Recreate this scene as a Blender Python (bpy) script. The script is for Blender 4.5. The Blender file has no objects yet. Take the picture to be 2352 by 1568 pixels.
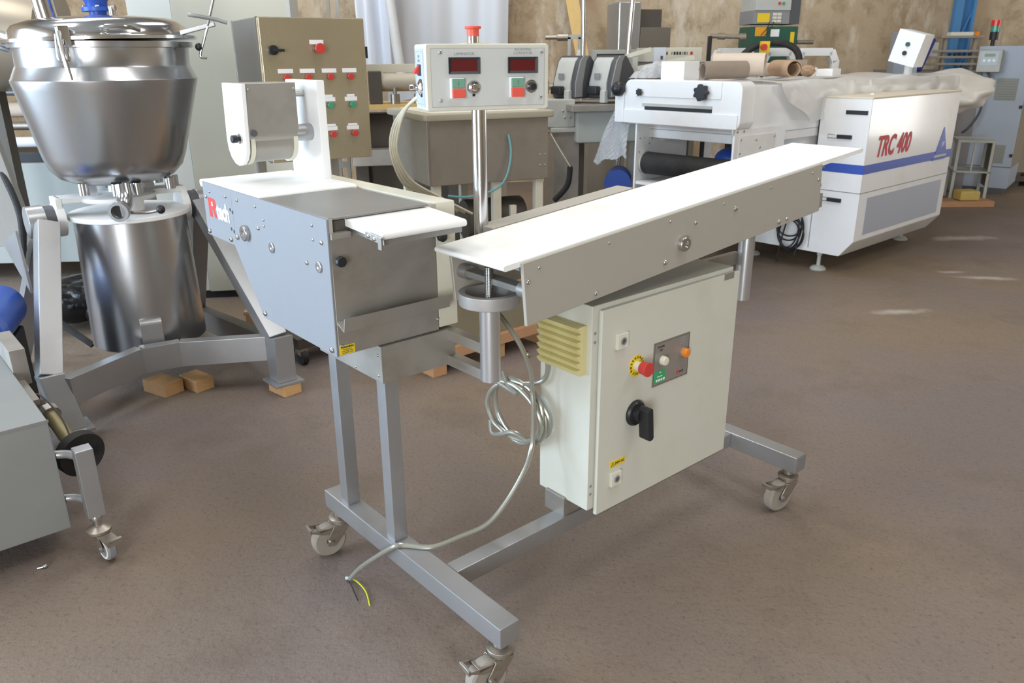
import bpy, bmesh, math, random
from mathutils import Matrix, Vector
random.seed(7)
R = math.radians
scene = bpy.context.scene
col = scene.collection

# ------------------------------------------------------------------ camera
cam_d = bpy.data.cameras.new('camera')
cam = bpy.data.objects.new('camera', cam_d)
col.objects.link(cam)
cam_d.sensor_width = 36.0
cam_d.lens = 1819.5 / 2352 * 36.0
cam_d.clip_start = 0.05
cam_d.dof.use_dof = True
cam_d.dof.focus_distance = 2.45
cam_d.dof.aperture_fstop = 7.0
pitch, roll = R(19.843), R(-0.389)
_f = Vector((0, math.cos(pitch), -math.sin(pitch)))
_u = Vector((0, math.sin(pitch), math.cos(pitch)))
_r = Vector((1, 0, 0))
_r2 = _r * math.cos(roll) + _u * math.sin(roll)
_u2 = -_r * math.sin(roll) + _u * math.cos(roll)
_m = Matrix((_r2, _u2, -_f)).transposed().to_4x4()
_m.translation = (0, 0, 1.458)
cam.matrix_world = _m
scene.camera = cam

# ------------------------------------------------------------------ light
world = bpy.data.worlds.new('world')
scene.world = world
world.use_nodes = True
wn = world.node_tree.nodes
wn['Background'].inputs[0].default_value = (0.75, 0.87, 1.0, 1)
wn['Background'].inputs[1].default_value = 1.0
scene.view_settings.view_transform = 'Standard'
scene.view_settings.look = 'None'
scene.view_settings.exposure = -0.34
scene.view_settings.gamma = 1.0
scene.view_settings.use_curve_mapping = False


def area_light(name, loc, aim, sx, sy, power, color):
    l = bpy.data.lights.new(name, 'AREA')
    l.shape = 'RECTANGLE'
    l.size, l.size_y = sx, sy
    l.energy = power
    l.color = color
    o = bpy.data.objects.new(name, l)
    col.objects.link(o)
    o.location = loc
    o.rotation_euler = (Vector(aim) - Vector(loc)).to_track_quat('-Z', 'Y').to_euler()
    return o


# daylight entering by the loading door on the left, the doorway behind, a side door on the right and the roof lights, with one more added overhead to brighten the right side
area_light('door_daylight', (-6.95, 1.0, 2.1), (0, 1.0, 2.1), 5.0, 3.8, 960, (0.62, 0.80, 1.0))
area_light('doorway_daylight', (-1.5, -5.95, 1.8), (-1.5, 0, 1.8), 2.2, 3.2, 520, (0.93, 0.97, 1.0))
area_light('side_door_daylight', (9.45, 7.6, 1.3), (0, 7.6, 1.3), 1.2, 2.0, 60, (1.0, 0.97, 0.92))
for _i, (_x, _y) in enumerate(((-3.6, 1.2), (1.0, 1.2), (5.6, 1.2), (-3.6, 6.0), (1.0, 6.0))):
    area_light('roof_daylight_and_fill', (_x, _y, 5.9), (_x, _y, 0), 1.4, 3.0, 145, (1.0, 0.985, 0.96))


# ------------------------------------------------------------------ materials
def lin(h):
    h = h.lstrip('#')
    c = [int(h[i:i + 2], 16) / 255 for i in (0, 2, 4)]
    return tuple(x / 12.92 if x <= 0.04045 else ((x + 0.055) / 1.055) ** 2.4 for x in c) + (1,)


MATS = {}


def mat(name, colr, rough=0.5, metal=0.0, var=0.0, vscale=6.0, stretch=None, bump=0.0, bscale=80.0,
        rvar=0.0, alpha=1.0, coat=0.0, emit=None, dirt=None, dscale=2.0, damt=0.5, trans=0.0, ior=1.45):
    """principled material; noise varies colour / roughness, optional dirt colour in noise patches"""
    m = bpy.data.materials.new(name)
    m.use_nodes = True
    nt = m.node_tree
    N, L = nt.nodes, nt.links
    b = N['Principled BSDF']
    base = lin(colr) if isinstance(colr, str) else colr
    b.inputs['Base Color'].default_value = base
    b.inputs['Roughness'].default_value = rough
    b.inputs['Metallic'].default_value = metal
    b.inputs['IOR'].default_value = ior
    if coat:
        b.inputs['Coat Weight'].default_value = coat
        b.inputs['Coat Roughness'].default_value = 0.08
    if alpha < 1:
        b.inputs['Alpha'].default_value = alpha
    if trans:
        b.inputs['Transmission Weight'].default_value = trans
    if emit:
        b.inputs['Emission Color'].default_value = lin(emit[0])
        b.inputs['Emission Strength'].default_value = emit[1]
    tc = N.new('ShaderNodeTexCoord')
    src = tc.outputs['Object']
    if stretch:
        mp = N.new('ShaderNodeMapping')
        mp.inputs['Scale'].default_value = stretch
        L.new(src, mp.inputs[0])
        s2 = mp.outputs[0]
    else:
        s2 = src
    cur = None
    if var or rvar:
        n = N.new('ShaderNodeTexNoise')
        n.inputs['Scale'].default_value = vscale
        n.inputs['Detail'].default_value = 5
        L.new(s2, n.inputs['Vector'])
        if var:
            mx = N.new('ShaderNodeMix')
            mx.data_type = 'RGBA'
            mx.inputs[6].default_value = tuple(max(0, c * (1 - var)) for c in base[:3]) + (1,)
            mx.inputs[7].default_value = tuple(min(1, c * (1 + var)) for c in base[:3]) + (1,)
            L.new(n.outputs[0], mx.inputs[0])
            cur = mx.outputs[2]
        if rvar:
            mr = N.new('ShaderNodeMapRange')
            mr.inputs[3].default_value = max(0.02, rough - rvar)
            mr.inputs[4].default_value = min(1, rough + rvar)
            L.new(n.outputs[0], mr.inputs[0])
            L.new(mr.outputs[0], b.inputs['Roughness'])
    if dirt:
        n2 = N.new('ShaderNodeTexNoise')
        n2.inputs['Scale'].default_value = dscale
        n2.inputs['Detail'].default_value = 6
        n2.inputs['Roughness'].default_value = 0.65
        L.new(src, n2.inputs['Vector'])
        rp = N.new('ShaderNodeMapRange')
        rp.inputs[1].default_value = 0.48
        rp.inputs[2].default_value = 0.72
        rp.inputs[3].default_value = 0
        rp.inputs[4].default_value = damt
        L.new(n2.outputs[0], rp.inputs[0])
        mx2 = N.new('ShaderNodeMix')
        mx2.data_type = 'RGBA'
        mx2.inputs[6].default_value = base
        mx2.inputs[7].default_value = lin(dirt)
        L.new(rp.outputs[0], mx2.inputs[0])
        if cur:
            L.new(cur, mx2.inputs[6])
        cur = mx2.outputs[2]
    if cur:
        L.new(cur, b.inputs['Base Color'])
    if bump:
        n3 = N.new('ShaderNodeTexNoise')
        n3.inputs['Scale'].default_value = bscale
        n3.inputs['Detail'].default_value = 4
        L.new(src, n3.inputs['Vector'])
        bp = N.new('ShaderNodeBump')
        bp.inputs['Strength'].default_value = bump
        bp.inputs['Distance'].default_value = 0.01
        L.new(n3.outputs[0], bp.inputs['Height'])
        L.new(bp.outputs[0], b.inputs['Normal'])
    MATS[name] = m
    return m


STEEL = mat('brushed_steel', '#abacae', 0.36, 0.68, 0.05, 8, rvar=0.05, dirt='#8d8578', dscale=5, damt=0.25)
STEELV = mat('dull_steel_sheet', '#aaa69f', 0.42, 0.6, 0.10, 6, (1, 1, 1), rvar=0.08, dirt='#7d746a', dscale=7, damt=0.35)
STEELD = mat('dark_steel_sheet', '#959491', 0.45, 0.55, 0.08, 30, (12, 1, 1), rvar=0.06)
ALU = mat('anodised_aluminium', '#b0aca2', 0.5, 0.2, 0.05, 9, rvar=0.05, dirt='#a89a92', dscale=9, damt=0.25)
POLISH = mat('polished_steel', '#d4d5d7', 0.16, 0.97, 0.03, 6, rvar=0.03)
KSTEEL = mat('satin_kettle_steel', '#bbbcbe', 0.26, 0.95, 0.02, 4, rvar=0.015)
TUBESTEEL = mat('satin_round_bar', '#c6c6c8', 0.30, 0.72, 0.02, 4, rvar=0.02)
CHROME = mat('chrome', '#d8d8d8', 0.1, 1.0)
BOLTM = mat('bolt_steel', '#c4c4c2', 0.22, 0.95)
IRON = mat('zinc_plated_steel', '#a59d92', 0.4, 0.75, 0.12, 30, dirt='#7d6350', dscale=40, damt=0.45)
BELT = mat('white_conveyor_belt', '#eff0ee', 0.55, 0, 0.015, 8, dirt='#ded7c8', dscale=5, damt=0.4)
PAINT = mat('pale_grey_green_paint', '#cbcbbf', 0.42, 0, 0.02, 4, bump=0.03, bscale=400, dirt='#bdb9a6', dscale=6, damt=0.35)
CREAM = mat('cream_paint', '#d9d6c6', 0.45, 0, 0.02, 4, dirt='#c4bda6', dscale=4, damt=0.3)
WHITE = mat('white_gloss_paint', '#eceef0', 0.22, 0, 0.015, 4, coat=0.3, dirt='#d9d5cc', dscale=3, damt=0.4)
WHITEM = mat('matt_white_paint', '#e9eaea', 0.5, 0, 0.02, 4, dirt='#d2cdc2', dscale=5, damt=0.4)
PLASTW = mat('white_plastic', '#f0f1f2', 0.4, 0)
FILT = mat('yellowed_filter_plastic', '#d8cf96', 0.5, 0, 0.04, 10)
BLACK = mat('black_plastic', '#26272b', 0.42, 0)
BLACKM = mat('black_rubber', '#2a2a2b', 0.7, 0, 0.1, 12, dirt='#5b5650', dscale=8, damt=0.3)
DGREY = mat('dark_grey_plastic', '#55565a', 0.5, 0)
MGREY = mat('mid_grey_plastic', '#8b8c8e', 0.5, 0)
LGREY = mat('light_grey_enamel', '#b9bbb6', 0.45, 0, 0.03, 5, dirt='#9a9587', dscale=4, damt=0.35)
BLUEGREY = mat('blue_grey_enamel', '#a3adbb', 0.45, 0, 0.03, 5)
RED = mat('red_plastic', '#c8403c', 0.4, 0, 0.03, 20)
REDB = mat('faded_red_button', '#d9594b', 0.45, 0)
GREENB = mat('faded_green_button', '#6f9a86', 0.45, 0)
GREEN = mat('green_plastic', '#3f9a78', 0.4, 0)
GREENL = mat('green_label', '#3fa268', 0.5, 0)
ORANGE = mat('orange_lens', '#e8892a', 0.25, 0, coat=0.3)
CREAMB = mat('cream_lens', '#dcd8c4', 0.3, 0)
YELLOW = mat('yellow_label', '#e6c92c', 0.5, 0)
BLUE = mat('blue_paint', '#2f56b0', 0.4, 0, 0.04, 6)
BLUEST = mat('blue_stripe', '#3a58b4', 0.35, 0)
BLUECOL = mat('light_blue_steel_paint', '#4f86b8', 0.5, 0, 0.05, 4)
NAVY = mat('navy_blue_plastic', '#2f3378', 0.45, 0)
GREENP = mat('dark_green_paint', '#2c5b4c', 0.45, 0, 0.05, 6)
WOOD = mat('raw_wood', '#c39a6a', 0.7, 0, 0.14, 5, (2, 14, 14), bump=0.1, bscale=60)
WOODP = mat('pallet_wood', '#b98f6b', 0.75, 0, 0.15, 4, (3, 16, 16), bump=0.1, bscale=60)
WOODY = mat('yellow_timber', '#dcb978', 0.6, 0, 0.1, 3, (10, 10, 1.5))
TYRE = mat('grey_rubber_tyre', '#968f85', 0.65, 0, 0.08, 18, dirt='#857c70', dscale=20, damt=0.4)
CABLE = mat('clear_sheathed_braid', '#a9a89d', 0.3, 0.5, 0.15, 900, coat=0.4)
CABLEY = mat('yellowed_clear_tubing', '#cfc9b4', 0.3, 0.1, 0.1, 60, coat=0.3)
PRINT = mat('dark_print', '#3a3a38', 0.6, 0)
PRINTG = mat('grey_print', '#8f9190', 0.6, 0)
LCD = mat('dark_red_display_glass', '#5c1a1e', 0.12, 0, coat=0.5)
CARD = mat('cardboard', '#b3957a', 0.8, 0, 0.1, 9)
PAPERT = mat('dusty_paper', '#c9b8a6', 0.8, 0, 0.12, 12)
FELT = mat('dusty_brown_sheet', '#8d7f71', 0.85, 0, 0.12, 12)
TEAL = mat('teal_hose', '#6fa6ac', 0.5, 0)
REDTXT = mat('red_print', '#c22a3a', 0.5, 0)
BEIGEC = mat('beige_cabinet_paint', '#8f8778', 0.6, 0, 0.04, 4)
GREYDK = mat('dusty_dark_metal', '#5d5750', 0.6, 0.4, 0.15, 8)


# ------------------------------------------------------------------ mesh helpers
class MB:
    def __init__(s):
        s.bm = bmesh.new()

    def _add(s, vs, fs):
        bv = [s.bm.verts.new(v) for v in vs]
        for f in fs:
            try:
                s.bm.faces.new([bv[i] for i in f])
            except ValueError:
                pass
        return s

    def box(s, x0, x1, y0, y1, z0, z1):
        vs = [(x, y, z) for x in (x0, x1) for y in (y0, y1) for z in (z0, z1)]
        return s._add(vs, [(0, 1, 3, 2), (4, 6, 7, 5), (0, 4, 5, 1), (2, 3, 7, 6), (0, 2, 6, 4), (1, 5, 7, 3)])

    def hexa(s, p):
        """8 points: bottom ring 0-3, top ring 4-7"""
        return s._add(p, [(3, 2, 1, 0), (4, 5, 6, 7), (0, 1, 5, 4), (1, 2, 6, 5), (2, 3, 7, 6), (3, 0, 4, 7)])

    def beam(s, p0, p1, w, h, up=(0, 0, 1)):
        p0, p1 = Vector(p0), Vector(p1)
        d = (p1 - p0).normalized()
        upv = Vector(up)
        if abs(d.dot(upv)) > 0.98:
            upv = Vector((0, 1, 0))
        a = d.cross(upv).normalized() * (w / 2)
        b = a.cross(d).normalized() * (h / 2)
        ps = [p0 - a - b, p0 + a - b, p0 + a + b, p0 - a + b, p1 - a - b, p1 + a - b, p1 + a + b, p1 - a + b]
        return s._add(ps, [(3, 2, 1, 0), (4, 5, 6, 7), (0, 1, 5, 4), (1, 2, 6, 5), (2, 3, 7, 6), (3, 0, 4, 7)])

    def prism(s, poly, axis, a0, a1):
        """extrude 2d polygon along axis 'x','y','z'"""
        def P(q, a):
            return {'x': (a, q[0], q[1]), 'y': (q[0], a, q[1]), 'z': (q[0], q[1], a)}[axis]
        n = len(poly)
        vs = [P(q, a0) for q in poly] + [P(q, a1) for q in poly]
        return s._add(vs, [tuple(range(n))[::-1], tuple(range(n, 2 * n))] +
                      [(i, (i + 1) % n, n + (i + 1) % n, n + i) for i in range(n)])

    def cyl(s, p0, p1, r, n=20, r2=None, cap=True):
        r2 = r if r2 is None else r2
        p0, p1 = Vector(p0), Vector(p1)
        d = (p1 - p0).normalized()
        a = d.orthogonal().normalized()
        b = d.cross(a)
        vs = []
        for p, rr in ((p0, r), (p1, r2)):
            for i in range(n):
                t = 2 * math.pi * i / n
                vs.append(p + (a * math.cos(t) + b * math.sin(t)) * rr)
        fs = [(i, (i + 1) % n, n + (i + 1) % n, n + i) for i in range(n)]
        if cap:
            fs += [tuple(range(n))[::-1], tuple(range(n, 2 * n))]
        return s._add(vs, fs)

    def pipe(s, p0, p1, ro, ri, n=24):
        """hollow tube with ring ends"""
        p0, p1 = Vector(p0), Vector(p1)
        d = (p1 - p0).normalized()
        a = d.orthogonal().normalized()
        b = d.cross(a)
        vs = []
        for p, rr in ((p0, ro), (p1, ro), (p1, ri), (p0, ri)):
            for i in range(n):
                t = 2 * math.pi * i / n
                vs.append(p + (a * math.cos(t) + b * math.sin(t)) * rr)
        fs = []
        for k in range(4):
            k2 = (k + 1) % 4
            fs += [(k * n + i, k * n + (i + 1) % n, k2 * n + (i + 1) % n, k2 * n + i) for i in range(n)]
        return s._add(vs, fs)

    def tube(s, pts, r, n=10, smooth=True, closed=False):
        pts = [Vector(p) for p in pts]
        if smooth and len(pts) > 2:
            q = []
            m = len(pts)
            for i in range(m - (0 if closed else 1)):
                g = lambda k: pts[k % m] if closed else pts[min(max(k, 0), m - 1)]
                a, b, c, d = g(i - 1), g(i), g(i + 1), g(i + 2)
                for k in range(6):
                    t = k / 6
                    q.append(0.5 * ((2 * b) + (c - a) * t + (2 * a - 5 * b + 4 * c - d) * t * t + (3 * b - a - 3 * c + d) * t ** 3))
            if not closed:
                q.append(pts[-1])
            pts = q
        m = len(pts)
        rings = []
        prev = None
        for i, p in enumerate(pts):
            if closed:
                d = (pts[(i + 1) % m] - pts[i - 1])
            else:
                d = pts[min(i + 1, m - 1)] - pts[max(i - 1, 0)]
            d = d.normalized() if d.length > 1e-9 else Vector((0, 0, 1))
            a = d.orthogonal().normalized() if prev is None else (prev - d * prev.dot(d)).normalized()
            prev = a
            b = d.cross(a)
            rr = r[i] if isinstance(r, (list, tuple)) else r
            rings.append([p + (a * math.cos(2 * math.pi * k / n) + b * math.sin(2 * math.pi * k / n)) * rr for k in range(n)])
        vs = [v for g in rings for v in g]
        fs = []
        for i in range(m if closed else m - 1):
            j = (i + 1) % m
            fs += [(i * n + k, i * n + (k + 1) % n, j * n + (k + 1) % n, j * n + k) for k in range(n)]
        if not closed:
            fs += [tuple(range(n))[::-1], tuple(range((m - 1) * n, m * n))]
        return s._add(vs, fs)

    def lathe(s, prof, c=(0, 0, 0), n=40, axis=(0, 0, 1), shear=(0, 0)):
        """profile of (radius, height) about axis through c"""
        ax = Vector(axis).normalized()
        a = Vector((1, 0, 0)) if abs(ax.z) > 0.99 else ax.orthogonal().normalized()
        b = ax.cross(a)
        c = Vector(c)
        vs = []
        for r, h in prof:
            for i in range(n):
                t = 2 * math.pi * i / n
                vs.append(c + ax * h + (a * math.cos(t) + b * math.sin(t)) * max(r, 1e-5) + Vector((shear[0] * h, shear[1] * h, 0)))
        m = len(prof)
        fs = []
        for j in range(m - 1):
            fs += [(j * n + i, j * n + (i + 1) % n, (j + 1) * n + (i + 1) % n, (j + 1) * n + i) for i in range(n)]
        if prof[0][0] > 1e-4:
            fs.append(tuple(range(n))[::-1])
        if prof[-1][0] > 1e-4:
            fs.append(tuple(range((m - 1) * n, m * n)))
        return s._add(vs, fs)

    def sphere(s, c, r, nu=16, nv=10, sc=(1, 1, 1)):
        pr = [(math.sin(math.pi * j / nv) * r, -math.cos(math.pi * j / nv) * r) for j in range(nv + 1)]
        c = Vector(c)
        vs = []
        for rr, h in pr:
            for i in range(nu):
                t = 2 * math.pi * i / nu
                vs.append(c + Vector((max(rr, 1e-5) * math.cos(t) * sc[0], max(rr, 1e-5) * math.sin(t) * sc[1], h * sc[2])))
        fs = []
        for j in range(nv):
            fs += [(j * nu + i, j * nu + (i + 1) % nu, (j + 1) * nu + (i + 1) % nu, (j + 1) * nu + i) for i in range(nu)]
        return s._add(vs, fs)

    def grid(s, fn, nu, nv, thick=0.0):
        """surface fn(u,v)->xyz, u,v in 0..1; thick extrudes along z/normal by fn2"""
        vs = [fn(i / nu, j / nv) for j in range(nv + 1) for i in range(nu + 1)]
        fs = [(j * (nu + 1) + i, j * (nu + 1) + i + 1, (j + 1) * (nu + 1) + i + 1, (j + 1) * (nu + 1) + i)
              for j in range(nv) for i in range(nu)]
        s._add(vs, fs)
        if thick:
            s.bm.normal_update()
            g = bmesh.ops.solidify(s.bm, geom=s.bm.faces[:], thickness=thick)
        return s

    def rbox(s, x0, x1, y0, y1, z0, z1, r, axis='y', k=5):
        """box with the four edges along axis rounded by r"""
        if axis == 'y':
            a0, a1, b0, b1, c0, c1 = x0, x1, z0, z1, y0, y1
        elif axis == 'x':
            a0, a1, b0, b1, c0, c1 = y0, y1, z0, z1, x0, x1
        else:
            a0, a1, b0, b1, c0, c1 = x0, x1, y0, y1, z0, z1
        poly = []
        for cx, cy, st in ((a1 - r, b1 - r, 0), (a0 + r, b1 - r, 90), (a0 + r, b0 + r, 180), (a1 - r, b0 + r, 270)):
            for i in range(k + 1):
                t = R(st + 90 * i / k)
                poly.append((cx + r * math.cos(t), cy + r * math.sin(t)))
        return s.prism(poly, axis, c0, c1)

    def mesh(s, name, m=None, smooth=True, bevel=0.0, seg=2, angle=35):
        bm = s.bm
        bmesh.ops.recalc_face_normals(bm, faces=bm.faces[:])
        if bevel:
            ed = [e for e in bm.edges if len(e.link_faces) == 2 and e.calc_face_angle(0) > R(angle)]
            bmesh.ops.bevel(bm, geom=ed, offset=bevel, segments=seg, profile=0.5, affect='EDGES', clamp_overlap=True)
        me = bpy.data.meshes.new(name)
        bm.to_mesh(me)
        bm.free()
        if smooth:
            for p in me.polygons:
                p.use_smooth = True
            me.set_sharp_from_angle(angle=R(angle))
        if m:
            me.materials.append(m)
        return me

    def obj(s, name, m, parent=None, **k):
        o = bpy.data.objects.new(name, s.mesh(name, m, **k))
        col.objects.link(o)
        o.parent = parent
        if k.get('bevel'):
            o.modifiers.new('weighted_normals', 'WEIGHTED_NORMAL').keep_sharp = True
        return o


def tag(o, label=None, cat=None, group=None, kind=None):
    for k, v in (('label', label), ('category', cat), ('group', group), ('kind', kind)):
        if v:
            o[k] = v
    return o


def thing(name, label, cat, loc=(0, 0, 0), deg=0.0, group=None):
    o = bpy.data.objects.new(name, None)
    col.objects.link(o)
    o.empty_display_size = 0.1
    o.location = loc
    o.rotation_euler = (0, 0, R(deg))
    return tag(o, label, cat, group)


def inst(name, me, parent, loc=(0, 0, 0), mtx=None):
    o = bpy.data.objects.new(name, me)
    col.objects.link(o)
    o.parent = parent
    if mtx is not None:
        o.matrix_local = mtx
    else:
        o.location = loc
    return o


def facing(loc, normal, up=(0, 0, 1)):
    """matrix whose local z points along normal, local y up"""
    z = Vector(normal).normalized()
    y = Vector(up)
    y = (y - z * y.dot(z)).normalized()
    x = y.cross(z)
    m = Matrix((x, y, z)).transposed().to_4x4()
    m.translation = loc
    return m


def text(name, body, size, m, parent, loc, normal, up=(0, 0, 1), shear=0.0, sx=1.0, depth=0.0004, align='CENTER', bold=0.0, space=1.0):
    cu = bpy.data.curves.new(name, 'FONT')
    cu.body = body
    cu.size = size
    cu.shear = shear
    cu.extrude = depth
    cu.offset = bold
    cu.align_x = align
    cu.align_y = 'CENTER'
    cu.space_character = space
    cu.resolution_u = 3
    t = bpy.data.objects.new(name, cu)
    col.objects.link(t)
    bpy.context.view_layer.update()
    me = bpy.data.meshes.new_from_object(t.evaluated_get(bpy.context.evaluated_depsgraph_get()))
    bpy.data.objects.remove(t)
    me.materials.clear()
    me.materials.append(m)
    me.name = name
    o = bpy.data.objects.new(name, me)
    col.objects.link(o)
    o.parent = parent
    mm = facing(loc, normal, up)
    o.matrix_local = mm @ Matrix.Diagonal((sx, 1, 1, 1))
    return o


# shared small hardware
def _dome(r, h):
    b = MB()
    b.lathe([(r, 0), (r, h * 0.35), (r * 0.8, h * 0.8), (r * 0.5, h), (0.42 * r, h), (0.38 * r, h * 0.55), (0, h * 0.55)], n=14)
    return b.mesh('bolt', BOLTM)


BOLT = {k: _dome(k / 1000, k / 1000 * 0.75) for k in (3, 4, 5, 6, 8, 10)}


def bolt(parent, loc, normal, k=5, name='bolt'):
    return inst(name, BOLT[k], parent, mtx=facing(loc, normal, (0.1, 0.2, 1)))
# ================================================================== the hall
def floor_mat():
    m = bpy.data.materials.new('worn_resin_floor')
    m.use_nodes = True
    N, L = m.node_tree.nodes, m.node_tree.links
    b = N['Principled BSDF']
    tc = N.new('ShaderNodeTexCoord')

    def noise(scale, det=5, rough=0.6, vec=None):
        n = N.new('ShaderNodeTexNoise')
        n.inputs['Scale'].default_value = scale
        n.inputs['Detail'].default_value = det
        n.inputs['Roughness'].default_value = rough
        L.new(vec or tc.outputs['Object'], n.inputs['Vector'])
        return n

    def mix(a, c2, fac, lo, hi, amt=1.0):
        mr = N.new('ShaderNodeMapRange')
        mr.inputs[1].default_value, mr.inputs[2].default_value = lo, hi
        mr.inputs[3].default_value, mr.inputs[4].default_value = 0, amt
        L.new(fac, mr.inputs[0])
        x = N.new('ShaderNodeMix')
        x.data_type = 'RGBA'
        L.new(mr.outputs[0], x.inputs[0])
        if isinstance(a, str):
            x.inputs[6].default_value = lin(a)
        else:
            L.new(a, x.inputs[6])
        x.inputs[7].default_value = lin(c2)
        return x.outputs[2]

    c = mix('#7b6e69', '#877560', noise(0.55, 3).outputs[0], 0.40, 0.62)
    c = mix(c, '#665a52', noise(2.2, 6).outputs[0], 0.52, 0.75, 0.7)
    c = mix(c, '#968b80', noise(1.1, 6, 0.7).outputs[0], 0.60, 0.78, 0.55)
    c = mix(c, '#3f3631', noise(70, 4, 0.7).outputs[0], 0.54, 0.78, 0.75)
    c = mix(c, '#ad9f93', noise(110, 3, 0.7).outputs[0], 0.60, 0.82, 0.7)
    # pale dusty scuffs, each with its own place on the floor
    for (cx, cy, rx, ry, rot) in ((3.75, 6.50, 0.36, 0.12, 0.1), (3.26, 5.26, 0.26, 0.06, -0.2), (3.10, 5.42, 0.12, 0.05, 0.0), (2.32, 4.52, 0.22, 0.07, 0.1), (3.22, 6.62, 0.09, 0.06, 0.0)):
        mp = N.new('ShaderNodeMapping')
        mp.vector_type = 'TEXTURE'
        mp.inputs['Location'].default_value = (cx, cy, 0)
        mp.inputs['Rotation'].default_value = (0, 0, rot)
        mp.inputs['Scale'].default_value = (rx, ry, 1)
        L.new(tc.outputs['Object'], mp.inputs[0])
        ln = N.new('ShaderNodeVectorMath')
        ln.operation = 'LENGTH'
        L.new(mp.outputs[0], ln.inputs[0])
        n = noise(5.0, 6, 0.7)
        sub = N.new('ShaderNodeMath')
        sub.operation = 'MULTIPLY_ADD'
        L.new(n.outputs[0], sub.inputs[0])
        sub.inputs[1].default_value = 1.7
        L.new(ln.outputs['Value'], sub.inputs[2])
        inv = N.new('ShaderNodeMath')
        inv.operation = 'SUBTRACT'
        inv.inputs[0].default_value = 2.0
        L.new(sub.outputs[0], inv.inputs[1])
        c = mix(c, '#c4bab0', inv.outputs[0], 0.25, 0.95, 0.7)
    L.new(c, b.inputs['Base Color'])
    b.inputs['Roughness'].default_value = 0.62
    nb = noise(62, 6, 0.75)
    nb2 = noise(12, 3, 0.5)
    ad = N.new('ShaderNodeMath')
    ad.operation = 'MULTIPLY_ADD'
    ad.inputs[1].default_value = 1.6
    L.new(nb2.outputs[0], ad.inputs[0])
    L.new(nb.outputs[0], ad.inputs[2])
    bp = N.new('ShaderNodeBump')
    bp.inputs['Strength'].default_value = 0.9
    bp.inputs['Distance'].default_value = 0.006
    L.new(ad.outputs[0], bp.inputs['Height'])
    L.new(bp.outputs[0], b.inputs['Normal'])
    return m


def wall_mat():
    m = bpy.data.materials.new('stained_tan_plaster')
    m.use_nodes = True
    N, L = m.node_tree.nodes, m.node_tree.links
    b = N['Principled BSDF']
    tc = N.new('ShaderNodeTexCoord')
    mp = N.new('ShaderNodeMapping')
    mp.inputs['Scale'].default_value = (1, 1, 0.35)
    L.new(tc.outputs['Object'], mp.inputs[0])
    cur = None
    for i, (sc, det, lo, hi, cc, amt, v) in enumerate(((0.8, 5, 0.40, 0.60, '#d6c4a8', 1, 0), (3.2, 9, 0.46, 0.62, '#a38d70', 0.85, 0),
                                                       (3.4, 9, 0.52, 0.63, '#dccfba', 0.9, 1), (5, 9, 0.55, 0.72, '#83705a', 0.75, 1))):
        n = N.new('ShaderNodeTexNoise')
        n.inputs['Scale'].default_value = sc
        n.inputs['Detail'].default_value = det
        n.inputs['Roughness'].default_value = 0.68
        L.new(mp.outputs[0] if v else tc.outputs['Object'], n.inputs['Vector'])
        mr = N.new('ShaderNodeMapRange')
        mr.inputs[1].default_value, mr.inputs[2].default_value, mr.inputs[4].default_value = lo, hi, amt
        L.new(n.outputs[0], mr.inputs[0])
        x = N.new('ShaderNodeMix')
        x.data_type = 'RGBA'
        L.new(mr.outputs[0], x.inputs[0])
        x.inputs[7].default_value = lin(cc)
        if cur:
            L.new(cur, x.inputs[6])
        else:
            x.inputs[6].default_value = lin('#bda78b')
        cur = x.outputs[2]
    L.new(cur, b.inputs['Base Color'])
    b.inputs['Roughness'].default_value = 0.9
    return m


FLOORM, WALLM = floor_mat(), wall_mat()
CEILM = mat('grey_roof_sheet', '#8f8d88', 0.8)


def struct(name, mb, m, **k):
    return tag(mb.obj(name, m, None, **k), kind='structure')


X0, X1, Y0, Y1, HZ = -7.0, 9.5, -6.0, 9.8, 6.0
struct('floor', MB().box(X0 - 3, X1 + 0.3, Y0 - 0.3, Y1 + 0.3, -0.2, 0.0), FLOORM, smooth=False)
struct('wall_back', MB().box(X0 - 0.3, X1 + 0.3, Y1, Y1 + 0.3, 0, HZ), WALLM, smooth=False)
struct('wall_right', MB().box(X1, X1 + 0.3, Y0, 7.0, 0, HZ).box(X1, X1 + 0.3, 8.2, Y1, 0, HZ).box(X1, X1 + 0.3, 7.0, 8.2, 2.3, HZ).box(X1, X1 + 0.3, 7.0, 8.2, 0, 0.3), WALLM, smooth=False)
struct('wall_left', MB().box(X0 - 0.3, X0, Y0, -1.5, 0, HZ).box(X0 - 0.3, X0, 3.5, Y1, 0, HZ).box(X0 - 0.3, X0, -1.5, 3.5, 4.0, HZ).box(X0 - 0.3, X0, -1.5, 3.5, 0, 0.2), WALLM, smooth=False)
struct('wall_front', MB().box(X0 - 0.3, -2.6, Y0 - 0.3, Y0, 0, HZ).box(-0.4, X1 + 0.3, Y0 - 0.3, Y0, 0, HZ).box(-2.6, -0.4, Y0 - 0.3, Y0, 3.4, HZ), WALLM, smooth=False)
struct('ceiling', MB().box(X0, X1, Y0, Y1, HZ, HZ + 0.2), CEILM, smooth=False)
# door surround and roof-light frames
struct('trim_1', MB().box(X0 - 0.05, X0 + 0.03, -1.6, -1.5, 0, 4.1).box(X0 - 0.05, X0 + 0.03, 3.5, 3.6, 0, 4.1).box(X0 - 0.05, X0 + 0.03, -1.6, 3.6, 4.0, 4.1), BLUECOL)
# ================================================================== laminating machine on castors (main object)
LM = thing('laminating_machine', 'stainless laminating machine with long white receiving conveyor and cabinet on castors', 'machine',
           (-0.215, 1.713, 0), 40.673)
NX, NY, NZ, PX, PY = (-1, 0, 0), (0, -1, 0), (0, 0, 1), (1, 0, 0), (0, 1, 0)

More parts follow.
